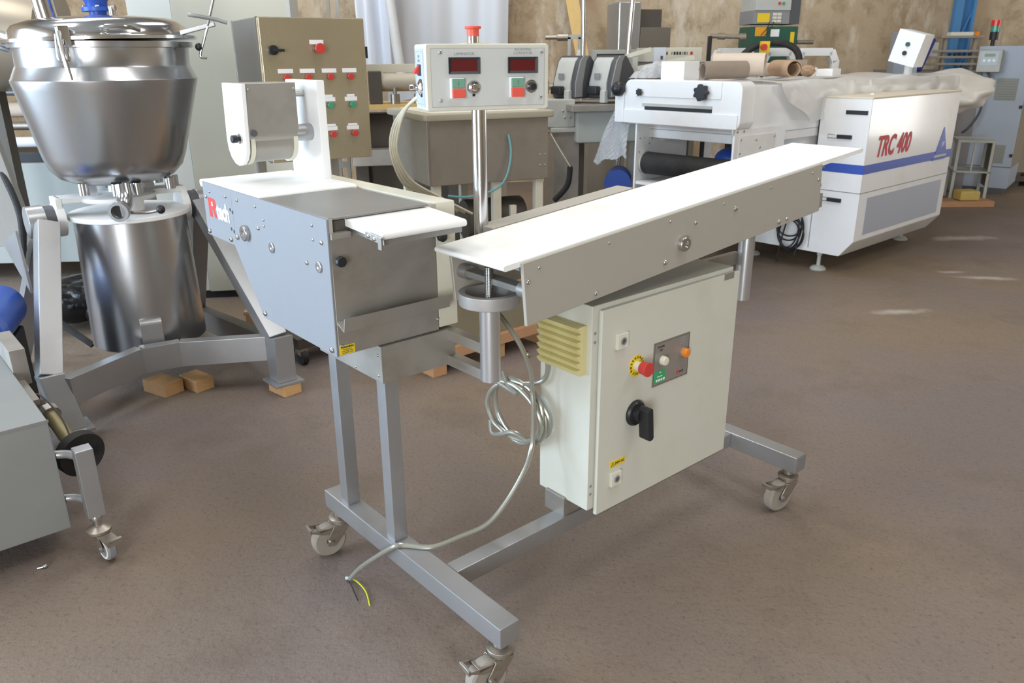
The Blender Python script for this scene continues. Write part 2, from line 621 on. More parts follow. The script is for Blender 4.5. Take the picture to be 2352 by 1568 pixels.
# ---- floor frame
fr = MB().box(0.06, 1.265, -0.038, 0.012, 0.152, 0.204).obj('base_frame', STEEL, LM, bevel=0.003)
for x0 in (0.0, 1.265):
    ya = -0.281 if x0 == 0 else -0.292
    MB().box(x0, x0 + 0.06, ya, 0.563, 0.147, 0.205).obj('crossbar', STEEL, fr, bevel=0.004)
for y0 in (0.179, 0.433):
    MB().box(0.010, 0.052, y0, y0 + 0.042, 0.204, 0.682).obj('leg', STEEL, fr, bevel=0.003)
MB().box(0.45, 0.95, -0.03, 0.05, 0.2, 0.262).obj('cabinet_bracket', STEELV, fr, bevel=0.003)
sb = MB().box(0.0, 0.23, 0.17, 0.50, 0.681, 0.780).obj('support_box', STEELV, fr, bevel=0.002)
for y, z in ((0.185, 0.755), (0.185, 0.70), (0.30, 0.69)):
    bolt(fr, (0.0, y, z), NX, 4)
for z in (0.765, 0.693):
    MB().box(0.205, 0.235, 0.02, 0.175, z - 0.014, z + 0.014).obj('arm', STEELV, fr, bevel=0.001)
MB().box(1.085, 1.30, 0.02, 0.04, 0.80, 0.84).obj('arm', STEELV, fr, bevel=0.001)


# ---- castors
def make_caster(name, loc, deg, parent):
    """local: swivel axis at origin, wheel trails along -y; loc z = underside of frame (0.147)"""
    H = 0.147
    c = MB()
    c.cyl((0, 0, H - 0.034), (0, 0, H), 0.018, 18)
    c.lathe([(0.026, H - 0.036), (0.034, H - 0.034), (0.034, H - 0.026), (0.022, H - 0.022), (0.018, H - 0.02)], n=24)
    c.cyl((0, 0, H - 0.046), (0, 0, H - 0.036), 0.027, 20)
    for sx in (-1, 1):
        x = sx * 0.024
        c.prism([(0.024, H - 0.046), (-0.030, H - 0.046), (-0.052, 0.066), (-0.052, 0.040), (-0.028, 0.036), (0.014, 0.085)],
                'x', x - 0.0015, x + 0.0015)
    c.box(-0.025, 0.025, -0.03, 0.024, H - 0.05, H - 0.046)
    o = c.obj(name, IRON, parent, bevel=0.0008, seg=1)
    o.location = (loc[0], loc[1], 0)
    o.rotation_euler = (0, 0, R(deg))
    wc = (0, -0.042, 0.0535)
    MB().lathe([(0.030, -0.017), (0.046, -0.018), (0.052, -0.013), (0.0535, 0), (0.052, 0.013), (0.046, 0.018), (0.030, 0.017)],
               wc, 32, (1, 0, 0)).obj('wheel', TYRE, o)
    MB().lathe([(0.008, -0.018), (0.012, -0.018), (0.014, -0.006), (0.030, -0.008), (0.030, 0.008), (0.014, 0.006), (0.012, 0.018), (0.008, 0.018)],
               wc, 24, (1, 0, 0)).obj('wheel_hub', DGREY, o)
    b = MB()
    for sx in (-1, 1):
        b.prism([(-0.02, H - 0.052), (-0.100, H - 0.040), (-0.102, H - 0.046), (-0.06, H - 0.066), (-0.025, H - 0.070)], 'x', sx * 0.020 - 0.001, sx * 0.020 + 0.001)
    b.box(-0.021, 0.021, -0.104, -0.097, H - 0.05, H - 0.036)
    b.box(-0.021, 0.021, -0.074, -0.03, H - 0.054, H - 0.047)
    b.obj('brake_lever', IRON, o, bevel=0.0006, seg=1)
    MB().cyl((-0.031, -0.042, 0.0535), (0.031, -0.042, 0.0535), 0.007, 12).obj('axle', BOLTM, o)
    return o


make_caster('caster', (0.026, 0.525), -98, LM)
make_caster('caster', (0.030, -0.245), -96, LM)
make_caster('caster', (1.295, -0.252), -100, LM)
make_caster('caster', (1.295, 0.525), -30, LM)

# ---- laminator unit
pl = MB().prism([(0.925, 1.118), (0.178, 1.112), (0.182, 0.779), (0.587, 0.781), (0.734, 0.959), (0.930, 0.962)], 'x', -0.114, -0.108)
lam = pl.obj('laminator_body', None, LM, bevel=0.001, seg=1)
lam.data.materials.append(mat('brushed_side_plate', '#8a8d92', 0.60, 0.25, 0.04, 8, (1, 6, 1), rvar=0.04))
MB().prism([(0.92, 1.105), (0.19, 1.105), (0.19, 0.785), (0.587, 0.785), (0.734, 0.962), (0.92, 0.965)], 'x', -0.107, 0.186).obj('inner_frame', GREYDK, lam)
MB().box(-0.108, 0.186, 0.180, 0.186, 0.781, 1.078).obj('front_panel', STEELV, lam, bevel=0.001, seg=1)
# hooked top lip and folded drip tray on the front panel
MB().prism([(0.186, 1.066), (0.170, 1.066), (0.170, 1.08), (0.186, 1.08)], 'x', -0.108, -0.058).obj('panel_hook', STEELV, lam)
MB().prism([(0.179, 0.868), (0.150, 0.852), (0.142, 0.884), (0.140, 0.884), (0.148, 0.849), (0.179, 0.864)], 'x', -0.108, 0.20).obj('drip_tray', STEELV, lam, smooth=False)
cb = MB().box(0.188, 0.251, 0.182, 0.925, 0.785, 1.114).obj('drive_cover', CREAM, lam, bevel=0.004)
MB().box(0.253, 0.256, 0.19, 0.60, 0.80, 1.0).obj('cover_flange', STEEL, lam)
# top sheet
MB().box(-0.108, 0.165, 0.182, 0.545, 1.108, 1.1145).obj('top_sheet', STEELD, lam, bevel=0.001, seg=1)
# feed belt
MB().rbox(-0.108, 0.180, 0.545, 0.960, 1.100, 1.121, 0.0095, 'x').obj('feed_belt', BELT, lam)
# discharge belt tongue, sloping slightly
tg = MB().rbox(-0.060, 0.172, 0.030, 0.25, -0.0085, 0.0085, 0.008, 'x').obj('discharge_belt', BELT, lam)
tg.location = (0, 0, 1.086)
tg.rotation_euler = (R(3.5), 0, 0)
tp = MB().box(-0.05, 0.165, 0.04, 0.2, -0.022, -0.010).obj('tongue_plate', STEELD, lam)
tp.location, tp.rotation_euler = tg.location, tg.rotation_euler
o = MB().prism([(0.085, 1.094), (0.020, 1.089), (0.020, 1.062), (0.034, 1.062), (0.034, 1.076), (0.085, 1.081)], 'x', -0.070, -0.066).obj('belt_bracket', BOLTM, lam)
bolt(lam, (-0.070, 0.072, 1.086), NX, 5)
bolt(lam, (-0.070, 0.048, 1.083), NX, 5)
# end pieces of top opening
MB().box(-0.108, -0.098, 0.180, 0.2, 1.07, 1.112).obj('corner_block', ALU, lam)
MB().box(0.172, 0.188, 0.178, 0.2, 1.06, 1.112).obj('corner_block', ALU, lam)


def knob(parent, loc, normal, r=0.013, ln=0.022, m=BLACK, name='knob'):
    b = MB()
    n = Vector(normal)
    k = 10
    pts = []
    b.lathe([(r * 0.55, 0), (r * 0.55, ln * 0.35), (r * 0.95, ln * 0.4), (r, ln * 0.5), (r, ln * 0.92), (r * 0.85, ln), (0, ln)], loc, 10, normal)
    return b.obj(name, m, parent, bevel=0.0006, seg=1)


knob(lam, (-0.092, 0.180, 1.014), NY)
knob(lam, (0.196, 0.180, 1.03), NY)
for x, z in ((-0.101, 0.806), (0.182, 0.812)):
    bolt(lam, (x, 0.180, z), NY, 4)
# bolts on the blue-lit side plate
for y, z, k in ((0.904, 1.077, 6), (0.873, 1.094, 4), (0.756, 1.094, 5), (0.678, 1.094, 5), (0.561, 1.092, 4), (0.518, 1.063, 4), (0.520, 1.047, 4),
                (0.556, 1.036, 6), (0.702, 0.989, 8), (0.750, 0.975, 8), (0.909, 0.975, 8), (0.249, 1.089, 4), (0.250, 1.055, 4), (0.208, 1.055, 6),
                (0.292, 0.992, 6), (0.574, 0.797, 8), (0.202, 0.793, 8)):
    bolt(lam, (-0.114, y, z), NX, k)
for y, z, r, h in ((0.639, 1.010, 0.022, 0.012), (0.484, 0.996, 0.014, 0.004), (0.231, 0.993, 0.014, 0.004)):
    MB().lathe([(r, 0), (r, h * 0.8), (r * 0.9, h), (r * 0.35, h), (r * 0.3, h * 0.7), (0, h * 0.7)], (-0.114, y, z), 28, NX).obj('bearing_cap', BOLTM, lam, bevel=0.0005, seg=1)
for y, z in ((0.735, 1.06), (0.72, 1.055), (0.742, 1.005), (0.725, 1.0)):
    MB().cyl((-0.1135, y, z), (-0.1146, y, z), 0.005, 12).obj('screw_hole', PRINT, lam)
MB().box(-0.1143, -0.1139, 0.7195, 0.7205, 0.965, 1.11).obj('plate_seam', PRINTG, lam)
# maker's mark: red R and white tech
lg = MB()
lg.prism([(0.894, 1.076), (0.852, 1.076), (0.842, 1.072), (0.838, 1.062), (0.840, 1.050), (0.850, 1.046), (0.838, 1.020), (0.855, 1.020), (0.866, 1.044),
          (0.872, 1.044), (0.872, 1.020), (0.894, 1.020)], 'x', -0.1146, -0.1141)
lg.obj('logo_letter', RED, lam)
MB().prism([(0.870, 1.066), (0.862, 1.066), (0.861, 1.054), (0.870, 1.053)], 'x', -0.1150, -0.1145).obj('logo_counter', PLASTW, lam)
text('logo_text', 'tech', 0.066, PLASTW, lam, (-0.1148, 0.790, 1.043), NX, sx=0.80, bold=0.0028, space=0.95)
w = MB().box(-0.107, -0.066, 0.1785, 0.1796, 0.783, 0.806).obj('warning_label', YELLOW, lam)
text('warning_text', 'WARNING', 0.0072, PRINT, lam, (-0.0865, 0.1784, 0.801), NY, bold=0.0002)
for i, t in enumerate(('Disconnect the', 'mains supply before', 'removing this cover')):
    text('warning_text', t, 0.0038, PRINT, lam, (-0.0865, 0.1784, 0.7953 - i * 0.0042), NY)

# ---- flour duster / roller head above the feed belt
hd = MB()
poly = [(0.705, 1.392), (0.838, 1.392), (0.848, 1.250)]
for i in range(9):
    t = R(180 * i / 8)
    poly.append((0.7825 + 0.0655 * math.cos(t), 1.236 - 0.066 * math.sin(t)))
poly.append((0.717, 1.250))
head = hd.prism(poly, 'x', -0.054, -0.042).obj('roller_head', PLASTW, LM, bevel=0.002)
MB().prism([(0.712, 1.392), (0.838, 1.392), (0.838, 1.386), (0.716, 1.386), (0.722, 1.262), (0.735, 1.236), (0.731, 1.234), (0.716, 1.26)], 'x', -0.042, 0.105).obj('head_cover', STEELV, head, bevel=0.001, seg=1)
MB().box(-0.04, 0.105, 0.74, 0.838, 1.25, 1.386).obj('head_inner', ALU, head)
MB().cyl((-0.04, 0.7825, 1.232), (0.105, 0.7825, 1.232), 0.055, 36).obj('roller', STEELV, head)
for x in (-0.030, 0.098):
    MB().pipe((x - 0.006, 0.7825, 1.232), (x + 0.006, 0.7825, 1.232), 0.060, 0.05, 36).obj('roller_flange', CREAM, head)
MB().cyl((0.10, 0.78, 1.36), (0.162, 0.78, 1.36), 0.010, 16).obj('support_rod', BOLTM, head)
MB().cyl((0.10, 0.755, 1.252), (0.162, 0.755, 1.252), 0.024, 24).obj('pivot_hub', STEEL, head)
MB().cyl((0.10, 0.728, 1.262), (0.128, 0.728, 1.262), 0.013, 18).obj('clamp_collar', STEEL, head)
MB().box(0.160, 0.186, 0.695, 0.890, 1.114, 1.396).obj('stand_plate', PLASTW, head, bevel=0.003)
knob(head, (-0.054, 0.75, 1.247), NX, 0.011, 0.026)
MB().cyl((-0.058, 0.75, 1.247), (-0.054, 0.75, 1.247), 0.014, 18).obj('washer', BOLTM, head)
for y, z in ((0.715, 1.376), (0.722, 1.32)):
    for x in (-0.034, 0.098):
        bolt(head, (x, y - 0.003, z), (0, -1, 0.05), 4)
MB().cyl((-0.03, 0.728, 1.262), (-0.03, 0.712, 1.262), 0.009, 14).obj('socket_screw', DGREY, head)

# ---- receiving conveyor, tilted up away from the laminator
TH = R(4.87)
cv = MB().box(0.0, 1.280, -0.145, -0.135, 0.0, 0.153).obj('receiving_conveyor', ALU, LM, bevel=0.0015, seg=1)
cv.location = (0.205, 0, 0.867)
cv.rotation_euler = (0, -TH, 0)
MB().box(0.0, 1.280, 0.128, 0.138, 0.0, 0.153).obj('side_plate', ALU, cv, bevel=0.0015, seg=1)
MB().rbox(-0.048, 1.56, -0.1345, 0.1275, 0.1425, 0.1560, 0.0065, 'y').obj('conveyor_belt', BELT, cv)
MB().box(0.01, 1.34, -0.12, 0.12, 0.128, 0.1425).obj('belt_bed', STEELD, cv)
MB().box(0.15, 0.70, 0.139, 0.205, 0.05, 0.156).obj('drive_housing', ALU, cv, bevel=0.002)
MB().box(1.18, 1.318, -0.134, 0.11, 0.004, 0.050).obj('end_block', STEELV, cv, bevel=0.002)
knob(cv, (1.272, -0.118, 0.078), PX, 0.015, 0.036)
for x, z, k in ((1.223, 0.134, 4), (1.262, 0.107, 6), (0.989, 0.133, 4), (0.811, 0.107, 8), (0.628, 0.107, 6), (0.755, 0.133, 4), (0.519, 0.134, 4), (0.498, 0.028, 8),
                (1.044, 0.017, 8), (1.087, 0.017, 6), (0.048, 0.131, 4), (0.012, 0.106, 6), (0.283, 0.133, 4), (0.231, 0.016, 6)):
    bolt(cv, (x, -0.145, z), NY, k)
MB().lathe([(0.021, 0), (0.021, 0.012), (0.018, 0.015), (0.009, 0.015), (0.008, 0.010), (0, 0.010)], (0.571, -0.145, 0.062), 32, NY).obj('bearing_cap', BOLTM, cv, bevel=0.0006, seg=1)
for x in (0.030,):
    MB().cyl((x, 0.128, 0.075), (x, 0.095, 0.075), 0.019, 20).obj('spacer', STEELD, cv)
    MB().cyl((x, -0.135, 0.075), (x, -0.10, 0.075), 0.019, 20).obj('spacer', STEELD, cv)
    MB().beam((x, 0.10, 0.077), (x, -0.108, 0.077), 0.03, 0.016).obj('cross_piece', STEELD, cv, bevel=0.001, seg=1)

# ---- height adjusting columns with handwheel
adj = MB().cyl((0.212, 0.0, 0.688), (0.212, 0.0, 0.888), 0.026, 36).obj('adjusting_column', TUBESTEEL, LM, bevel=0.001, seg=1)
MB().cyl((1.306, 0.0, 0.680), (1.306, 0.0, 0.930), 0.026, 36).obj('column_tube', TUBESTEEL, adj, bevel=0.001, seg=1)
MB().lathe([(0.026, 0.888), (0.073, 0.889), (0.0755, 0.891), (0.0765, 0.918), (0.0755, 0.921), (0.059, 0.921), (0.056, 0.914), (0.046, 0.902), (0.012, 0.899)],
           (0.212, 0, 0), 44).obj('handwheel', mat('cast_aluminium', '#a8a5a2', 0.5, 0.35, 0.05, 20, dirt='#8d7a6c', dscale=12, damt=0.4), adj, bevel=0.0006, seg=1)
th = MB()
pr = []
for i in range(46):
    pr.append((0.0115 if i % 2 else 0.0096, 0.895 + i * 0.0019))
th.lathe(pr, (0.212, 0, 0), 18).obj('threaded_rod', BOLTM, adj)
MB().cyl((1.306, 0, 0.93), (1.306, 0, 0.97), 0.012, 16).obj('threaded_rod', BOLTM, adj)

# ---- electrical cabinet
ec = MB().box(0.460, 1.075, -0.1115, 0.085, 0.254, 0.855).obj('electrical_cabinet', PAINT, LM, bevel=0.004)
MB().box(0.486, 1.066, -0.1145, -0.110, 0.262, 0.838).obj('door_seal', BLACKM, ec)
MB().rbox(0.482, 1.089, -0.126, -0.113, 0.238, 0.842, 0.004, 'y').obj('door', PAINT, ec, bevel=0.003, angle=60)
for z in (0.78, 0.755, 0.33, 0.305):
    MB().cyl((0.4710, -0.111, z), (0.4710, -0.1135, z), 0.004, 12).obj('hinge_screw', MGREY, ec)
yd = -0.126
for x, z in ((0.556, 0.745), (0.553, 0.333)):
    MB().box(x - 0.021, x + 0.021, yd - 0.010, yd, z - 0.021, z + 0.021).obj('door_lock', CREAM, ec, bevel=0.001, seg=1)
    MB().pipe((x, yd - 0.010, z), (x, yd - 0.013, z), 0.0105, 0.007, 20).obj('lock_ring', MGREY, ec)
    MB().cyl((x, yd - 0.010, z), (x, yd - 0.0115, z), 0.0075, 16).obj('lock_insert', DGREY, ec)
# emergency stop with yellow collar
es = (0.626, 0.654)
MB().pipe((es[0], yd - 0.0012, es[1]), (es[0], yd, es[1]), 0.0315, 0.010, 36).obj('emergency_collar', YELLOW, ec)
for i, ch in enumerate('EMERGENCY'):
    a = R(205 - i * 24)
    text('collar_text', ch, 0.0095, PRINT, ec, (es[0] + 0.0245 * math.cos(a), yd - 0.0016, es[1] + 0.0245 * math.sin(a)), NY,
         up=(math.cos(a), 0, math.sin(a)), bold=0.0002)
for i, ch in enumerate('STOP'):
    a = R(235 + i * 20)
    text('collar_text', ch, 0.0095, PRINT, ec, (es[0] + 0.0245 * math.cos(a), yd - 0.0016, es[1] + 0.0245 * math.sin(a)), NY,
         up=(-math.cos(a), 0, -math.sin(a)), bold=0.0002)
MB().cyl((es[0], yd - 0.018, es[1]), (es[0], yd, es[1]), 0.014, 24).obj('button_neck', CREAM, ec)
MB().lathe([(0.013, 0.016), (0.017, 0.02), (0.0205, 0.042), (0.020, 0.045), (0.0, 0.045)], (es[0], yd, es[1]), 28, NY).obj('emergency_button', RED, ec)
# engraved panel
MB().box(0.696, 0.857, yd - 0.002, yd, 0.568, 0.701).obj('indicator_panel', mat('engraved_grey_panel', '#9d9790', 0.35, 0.4, 0.04, 10), ec)
for a in ((0.699, 0.854, 0.697, 0.6978), (0.699, 0.854, 0.571, 0.5718)):
    MB().box(a[0], a[1], yd - 0.0024, yd - 0.001, a[2], a[3]).obj('panel_line', PRINT, ec)
for a in ((0.699, 0.6998), (0.8532, 0.854)):
    MB().box(a[0], a[1], yd - 0.0024, yd - 0.001, 0.571, 0.6978).obj('panel_line', PRINT, ec)
for x, z, m, nm in ((0.731, 0.645, CREAMB, 'power_lamp'), (0.829, 0.645, ORANGE, 'fault_lamp')):
    MB().cyl((x, yd - 0.006, z), (x, yd - 0.001, z), 0.0145, 24).obj('lamp_bezel', MGREY, ec)
    MB().lathe([(0.0135, 0.004), (0.0135, 0.017), (0.0115, 0.0205), (0, 0.0215)], (x, yd, z), 28, NY).obj(nm, m, ec)
text('panel_text', 'POWER', 0.0085, PRINT, ec, (0.727, yd - 0.0024, 0.685), NY)
text('panel_text', 'ON', 0.0085, PRINT, ec, (0.727, yd - 0.0024, 0.675), NY)
for i, w_ in enumerate((0.026, 0.030, 0.022)):
    MB().box(0.826 - w_ / 2, 0.826 + w_ / 2, yd - 0.0023, yd - 0.0015, 0.688 - i * 0.008, 0.6915 - i * 0.008).obj('print_line', PRINTG, ec)
MB().box(0.702, 0.754, yd - 0.0028, yd - 0.001, 0.577, 0.614).obj('test_label', GREENL, ec)
for i in range(4):
    MB().box(0.711 + i * 0.0105, 0.718 + i * 0.0105, yd - 0.0032, yd - 0.002, 0.581, 0.588).obj('label_square', PLASTW, ec)
MB().box(0.716, 0.738, yd - 0.0032, yd - 0.002, 0.5945, 0.597).obj('label_line', PLASTW, ec)
MB().box(0.724, 0.732, yd - 0.0032, yd - 0.002, 0.606, 0.609).obj('label_line', PLASTW, ec)
MB().box(0.804, 0.813, yd - 0.0028, yd - 0.001, 0.581, 0.593).obj('logo_mark', RED, ec)
text('logo_text', 'tech', 0.011, PRINT, ec, (0.826, yd - 0.0024, 0.587), NY)
# rotary mains switch
MB().lathe([(0.038, 0), (0.038, 0.006), (0.033, 0.012), (0.020, 0.013), (0.018, 0.026), (0, 0.026)], (0.628, yd, 0.512), 36, NY).obj('rotary_switch', BLACK, ec, bevel=0.0006, seg=1)
h = MB().rbox(-0.011, 0.011, -0.056, -0.020, -0.072, 0.028, 0.008, 'y').obj('switch_handle', BLACK, ec, bevel=0.0015, angle=50)
h.location = (0.632, yd, 0.512)
h.rotation_euler = (0, R(-6), 0)
for i in range(3):
    a = R(100 + i * 70)
    MB().box(-0.002, 0.002, -0.0005, 0.0005, -0.004, 0.004).obj('switch_mark', PLASTW, ec).location = (0.628 + 0.030 * math.cos(a), yd - 0.0108, 0.512 + 0.030 * math.sin(a))
lb = MB().box(0.533, 0.594, yd - 0.001, yd, 0.369, 0.388).obj('voltage_label', YELLOW, ec)
text('label_text', '240V AC', 0.0105, PRINT, ec, (0.572, yd - 0.0012, 0.3782), NY, bold=0.0002)
MB().prism([(0.5365, 0.3715), (0.5515, 0.3715), (0.544, 0.3855)], 'y', yd - 0.0014, yd - 0.0008).obj('hazard_triangle', PRINT, ec)
MB().prism([(0.5392, 0.373), (0.5488, 0.373), (0.544, 0.3822)], 'y', yd - 0.0018, yd - 0.0012).obj('hazard_triangle', YELLOW, ec)
MB().box(0.5434, 0.5446, yd - 0.002, yd - 0.0016, 0.3755, 0.3800).obj('hazard_mark', PRINT, ec)
MB().box(1.008, 1.057, yd - 0.001, yd, 0.825, 0.844).obj('rating_plate', STEELV, ec)
for x in (1.0105, 1.0545):
    MB().cyl((x, yd - 0.0018, 0.8345), (x, yd, 0.8345), 0.0012, 8).obj('rivet', CHROME, ec)
# louvred filter housing on the end face
fh = MB().box(0.440, 0.460, -0.094, 0.062, 0.662, 0.800).obj('filter_housing', FILT, ec, bevel=0.001, seg=1)
n = 7
for i in range(n):
    z1 = 0.800 - i * 0.138 / n
    z0 = z1 - 0.138 / n
    MB().prism([(0.44, z1), (0.424, z1 - 0.002), (0.436, z0 + 0.001), (0.44, z0)], 'y', -0.094, 0.062).obj('louvre', FILT, ec, smooth=False)

# ---- control box on its pole
pole = MB().cyl((0.350, 0.200, 0.98), (0.350, 0.200, 1.335), 0.019, 36).obj('control_pole', POLISH, LM)
MB().box(0.325, 0.375, 0.139, 0.222, 0.95, 0.985).obj('pole_clamp', STEELV, pole)
CBm = Matrix.Translation((-0.2005, 1.99, 0)) @ Matrix.Rotation(R(19), 4, 'Z')
LMm = Matrix.Translation((-0.215, 1.713, 0)) @ Matrix.Rotation(R(40.673), 4, 'Z')
box = MB().rbox(0.0, 0.314, 0.006, 0.116, 1.331, 1.4855, 0.006, 'y').obj('control_box', PAINT, LM, bevel=0.003, angle=50)
box.matrix_local = LMm.inverted() @ CBm
sx_ = 0.926
zz = lambda z: 1.458 + (z - 1.458) * 0.926
MB().rbox(0.001, 0.313, 0.0, 0.008, 1.332, 1.4845, 0.006, 'y').obj('front_lid', PAINT, box, bevel=0.002, angle=50)
MB().box(0.012, 0.302, -0.0008, 0.0, 1.341, 1.4755).obj('front_plate', mat('pale_grey_panel', '#c6c9c7', 0.4, 0.1, 0.02, 6), box)
for (x0, x1, z0, z1) in ((0.012, 0.302, 1.341, 1.3418), (0.012, 0.302, 1.4747, 1.4755), (0.012, 0.0128, 1.341, 1.4755), (0.3012, 0.302, 1.341, 1.4755)):
    MB().box(x0, x1, -0.0011, -0.0006, z0, z1).obj('panel_line', PRINTG, box)
for x, z in ((0.037, 1.468), (0.035, 1.342), (0.324, 1.468), (0.322, 1.345)):
    bolt(box, (x * sx_ - (0.006 if x > 0.2 else -0.002), -0.0008, zz(z) + (0.006 if z < 1.4 else -0.001)), NY, 5)
for x0, x1, lbl in ((0.060, 0.144, 'LAMINATOR'), (0.222, 0.305, 'RECEIVING\nCONVEYOR')):
    x0, x1 = x0 * sx_, x1 * sx_
    z0, z1 = zz(1.4135), zz(1.4545)
    b = MB()
    t = 0.006
    ring = lambda a, y: [(x0 + a, y, z0 + a), (x1 - a, y, z0 + a), (x1 - a, y, z1 - a), (x0 + a, y, z1 - a)]
    vs = ring(0, -0.001) + ring(0, -0.007) + ring(t, -0.003)
    b._add(vs, [(i, (i + 1) % 4, 4 + (i + 1) % 4, 4 + i) for i in range(4)] + [(4 + i, 4 + (i + 1) % 4, 8 + (i + 1) % 4, 8 + i) for i in range(4)])
    b.obj('display_bezel', BLACK, box, smooth=False)
    MB().box(x0 + t, x1 - t, -0.003, -0.0015, z0 + t, z1 - t).obj('display', LCD, box)
    text('panel_text', lbl, 0.0085, PRINTG, box, ((x0 + x1) / 2 + 0.001, -0.001, zz(1.463) if 'LAM' in lbl else zz(1.4685)), NY, sx=1.05)
for x0, x1, in ((0.066, 0.098), (0.229, 0.262)):
    x0, x1 = x0 * sx_, x1 * sx_
    z0, z1 = zz(1.354), zz(1.4025)
    zm = (z0 + z1) / 2
    MB().box(x0 - 0.004, x1 + 0.001, -0.011, -0.0008, z0 - 0.001, z1 + 0.001).obj('push_button_housing', PLASTW, box, bevel=0.001, seg=1)
    MB().box(x0 - 0.001, x1, -0.017, -0.010, zm + 0.0006, z1).obj('start_button', GREENB, box, bevel=0.001, seg=1)
    MB().box(x0 - 0.001, x1, -0.019, -0.010, z0, zm - 0.0006).obj('stop_button', REDB, box, bevel=0.001, seg=1)
    MB().box((x0 + x1) / 2 - 0.0007, (x0 + x1) / 2 + 0.0001, -0.0174, -0.0168, zm + 0.006, z1 - 0.006).obj('button_mark', PRINT, box)
xk, zk = 0.126 * sx_, zz(1.380)
MB().lathe([(0.017, 0), (0.017, 0.004), (0.014, 0.010), (0.008, 0.012), (0.007, 0.021), (0.006, 0.023), (0, 0.023)], (xk, -0.0008, zk), 30, NY).obj('speed_knob', CHROME, box)
MB().box(xk - 0.003, xk + 0.003, -0.004, -0.0008, zk - 0.021, zk - 0.0165).obj('knob_stop', BLACK, box)
xk, zk = 0.287 * sx_, zz(1.380)
MB().lathe([(0.0155, 0), (0.0155, 0.005), (0.012, 0.006), (0.010, 0.006)], (xk, -0.0008, zk), 30, NY).obj('knob_skirt', CHROME, box)
MB().lathe([(0.0095, 0.005), (0.0095, 0.018), (0.008, 0.020), (0, 0.020)], (xk, -0.0008, zk), 12, NY).obj('speed_knob', BLACK, box, bevel=0.0005, seg=1)
# left end plate with rocker switch and dial
MB().box(-0.0012, 0.0, 0.018, 0.106, 1.34, 1.4745).obj('end_plate', mat('pale_blue_grey_panel', '#bcc6d2', 0.4, 0.15, 0.02, 6), box)
for (y0, y1, z0, z1) in ((0.024, 0.1, 1.346, 1.3468), (0.024, 0.1, 1.4677, 1.4685), (0.024, 0.0248, 1.346, 1.4685), (0.0992, 0.1, 1.346, 1.4685)):
    MB().box(-0.0015, -0.001, y0, y1, z0, z1).obj('panel_line', PRINTG, box)
text('panel_text', 'TOP\nFEED', 0.0095, PRINTG, box, (-0.0014, 0.066, 1.452), NX)
MB().box(-0.0035, 0, 0.046, 0.078, 1.413, 1.439).obj('switch_frame', BLACK, box, bevel=0.0005, seg=1)
MB().prism([(-0.003, 1.437), (-0.011, 1.428), (-0.016, 1.418), (-0.003, 1.416)], 'y', 0.053, 0.074).obj('rocker_switch', RED, box, smooth=False)
MB().lathe([(0.020, 0), (0.019, 0.004), (0.009, 0.009), (0.007, 0.012), (0.006, 0.020), (0.0085, 0.022), (0.0085, 0.029), (0.0, 0.030)], (-0.0012, 0.052, 1.386), 28, NX).obj('dial', CHROME, box)
MB().box(-0.004, 0, 0.041, 0.050, 1.3635, 1.368).obj('dial_stop', BLACK, box)
# mushroom stop on top
xe, ye = 0.137, 0.062
MB().cyl((xe, ye, 1.4855), (xe, ye, 1.504), 0.0135, 24).obj('button_neck', CHROME, box)
MB().lathe([(0.0150, 1.503), (0.0150, 1.519), (0.020, 1.521), (0.0205, 1.524), (0.0195, 1.526), (0, 1.527)], (xe, ye, 0), 32).obj('emergency_button', REDB, box)
MB().box(xe - 0.026, xe + 0.03, 0.03, 0.09, 1.4855, 1.4872).obj('stop_plate', YELLOW, box)
MB().cyl((0.314, 0.06, 1.392), (0.336, 0.06, 1.392), 0.006, 12).obj('cable_gland', IRON, box)
MB().tube([(0.334, 0.06, 1.40), (0.337, 0.06, 1.392), (0.336, 0.062, 1.365)], 0.0028, 8).obj('toggle_lever', CHROME, box)
# bundle of clear tubing from the box behind the pole
for i in range(4):
    d = i * 0.004
    MB().tube([(-0.215, 2.10 + d, 1.37), (-0.255 - d, 2.15, 1.348 - d), (-0.327 + d * 1.2, 2.30, 1.279 - d), (-0.355 + d * 1.6, 2.40, 1.19), (-0.338 + d * 2, 2.50, 1.085 + d), (-0.284 + d * 4, 2.55 + d, 1.045 - d), (-0.20 + d * 6, 2.60, 0.98 - d)],
              0.0042, 8).obj('tubing', CABLEY, box).matrix_local = CBm.inverted()

# ---- braided mains lead: from the column, coil at the cabinet end, over the frame to the floor
lead = MB().tube([(0.29, 0.10, 0.845), (0.31, 0.088, 0.823), (0.33, 0.061, 0.78), (0.35, 0.035, 0.726), (0.375, 0.030, 0.65), (0.385, 0.036, 0.60), (0.385, 0.030, 0.553), (0.385, 0.031, 0.461),
                  (0.375, 0.028, 0.42), (0.34, 0.016, 0.375), (0.28, 0.021, 0.30), (0.22, 0.035, 0.245), (0.15, 0.063, 0.222), (0.071, 0.085, 0.2125), (0.018, 0.143, 0.2115),
                  (-0.006, 0.160, 0.209), (-0.018, 0.228, 0.15), (-0.029, 0.314, 0.07), (-0.043, 0.360, 0.012)], 0.0070, 10).obj('mains_lead', CABLE, LM)


def loop(cx, cy, cz, ry, rz, n, ph, jit, x1):
    pts = []
    for i in range(int(n * 12)):
        a = ph + 2 * math.pi * i / 12
        k = 1 + jit * math.sin(2.3 * a + ph)
        pts.append((cx + (x1 - cx) * i / (n * 12) + 0.006 * math.sin(a * 1.7), cy + ry * k * math.cos(a), cz + rz * k * math.sin(a)))
    return pts


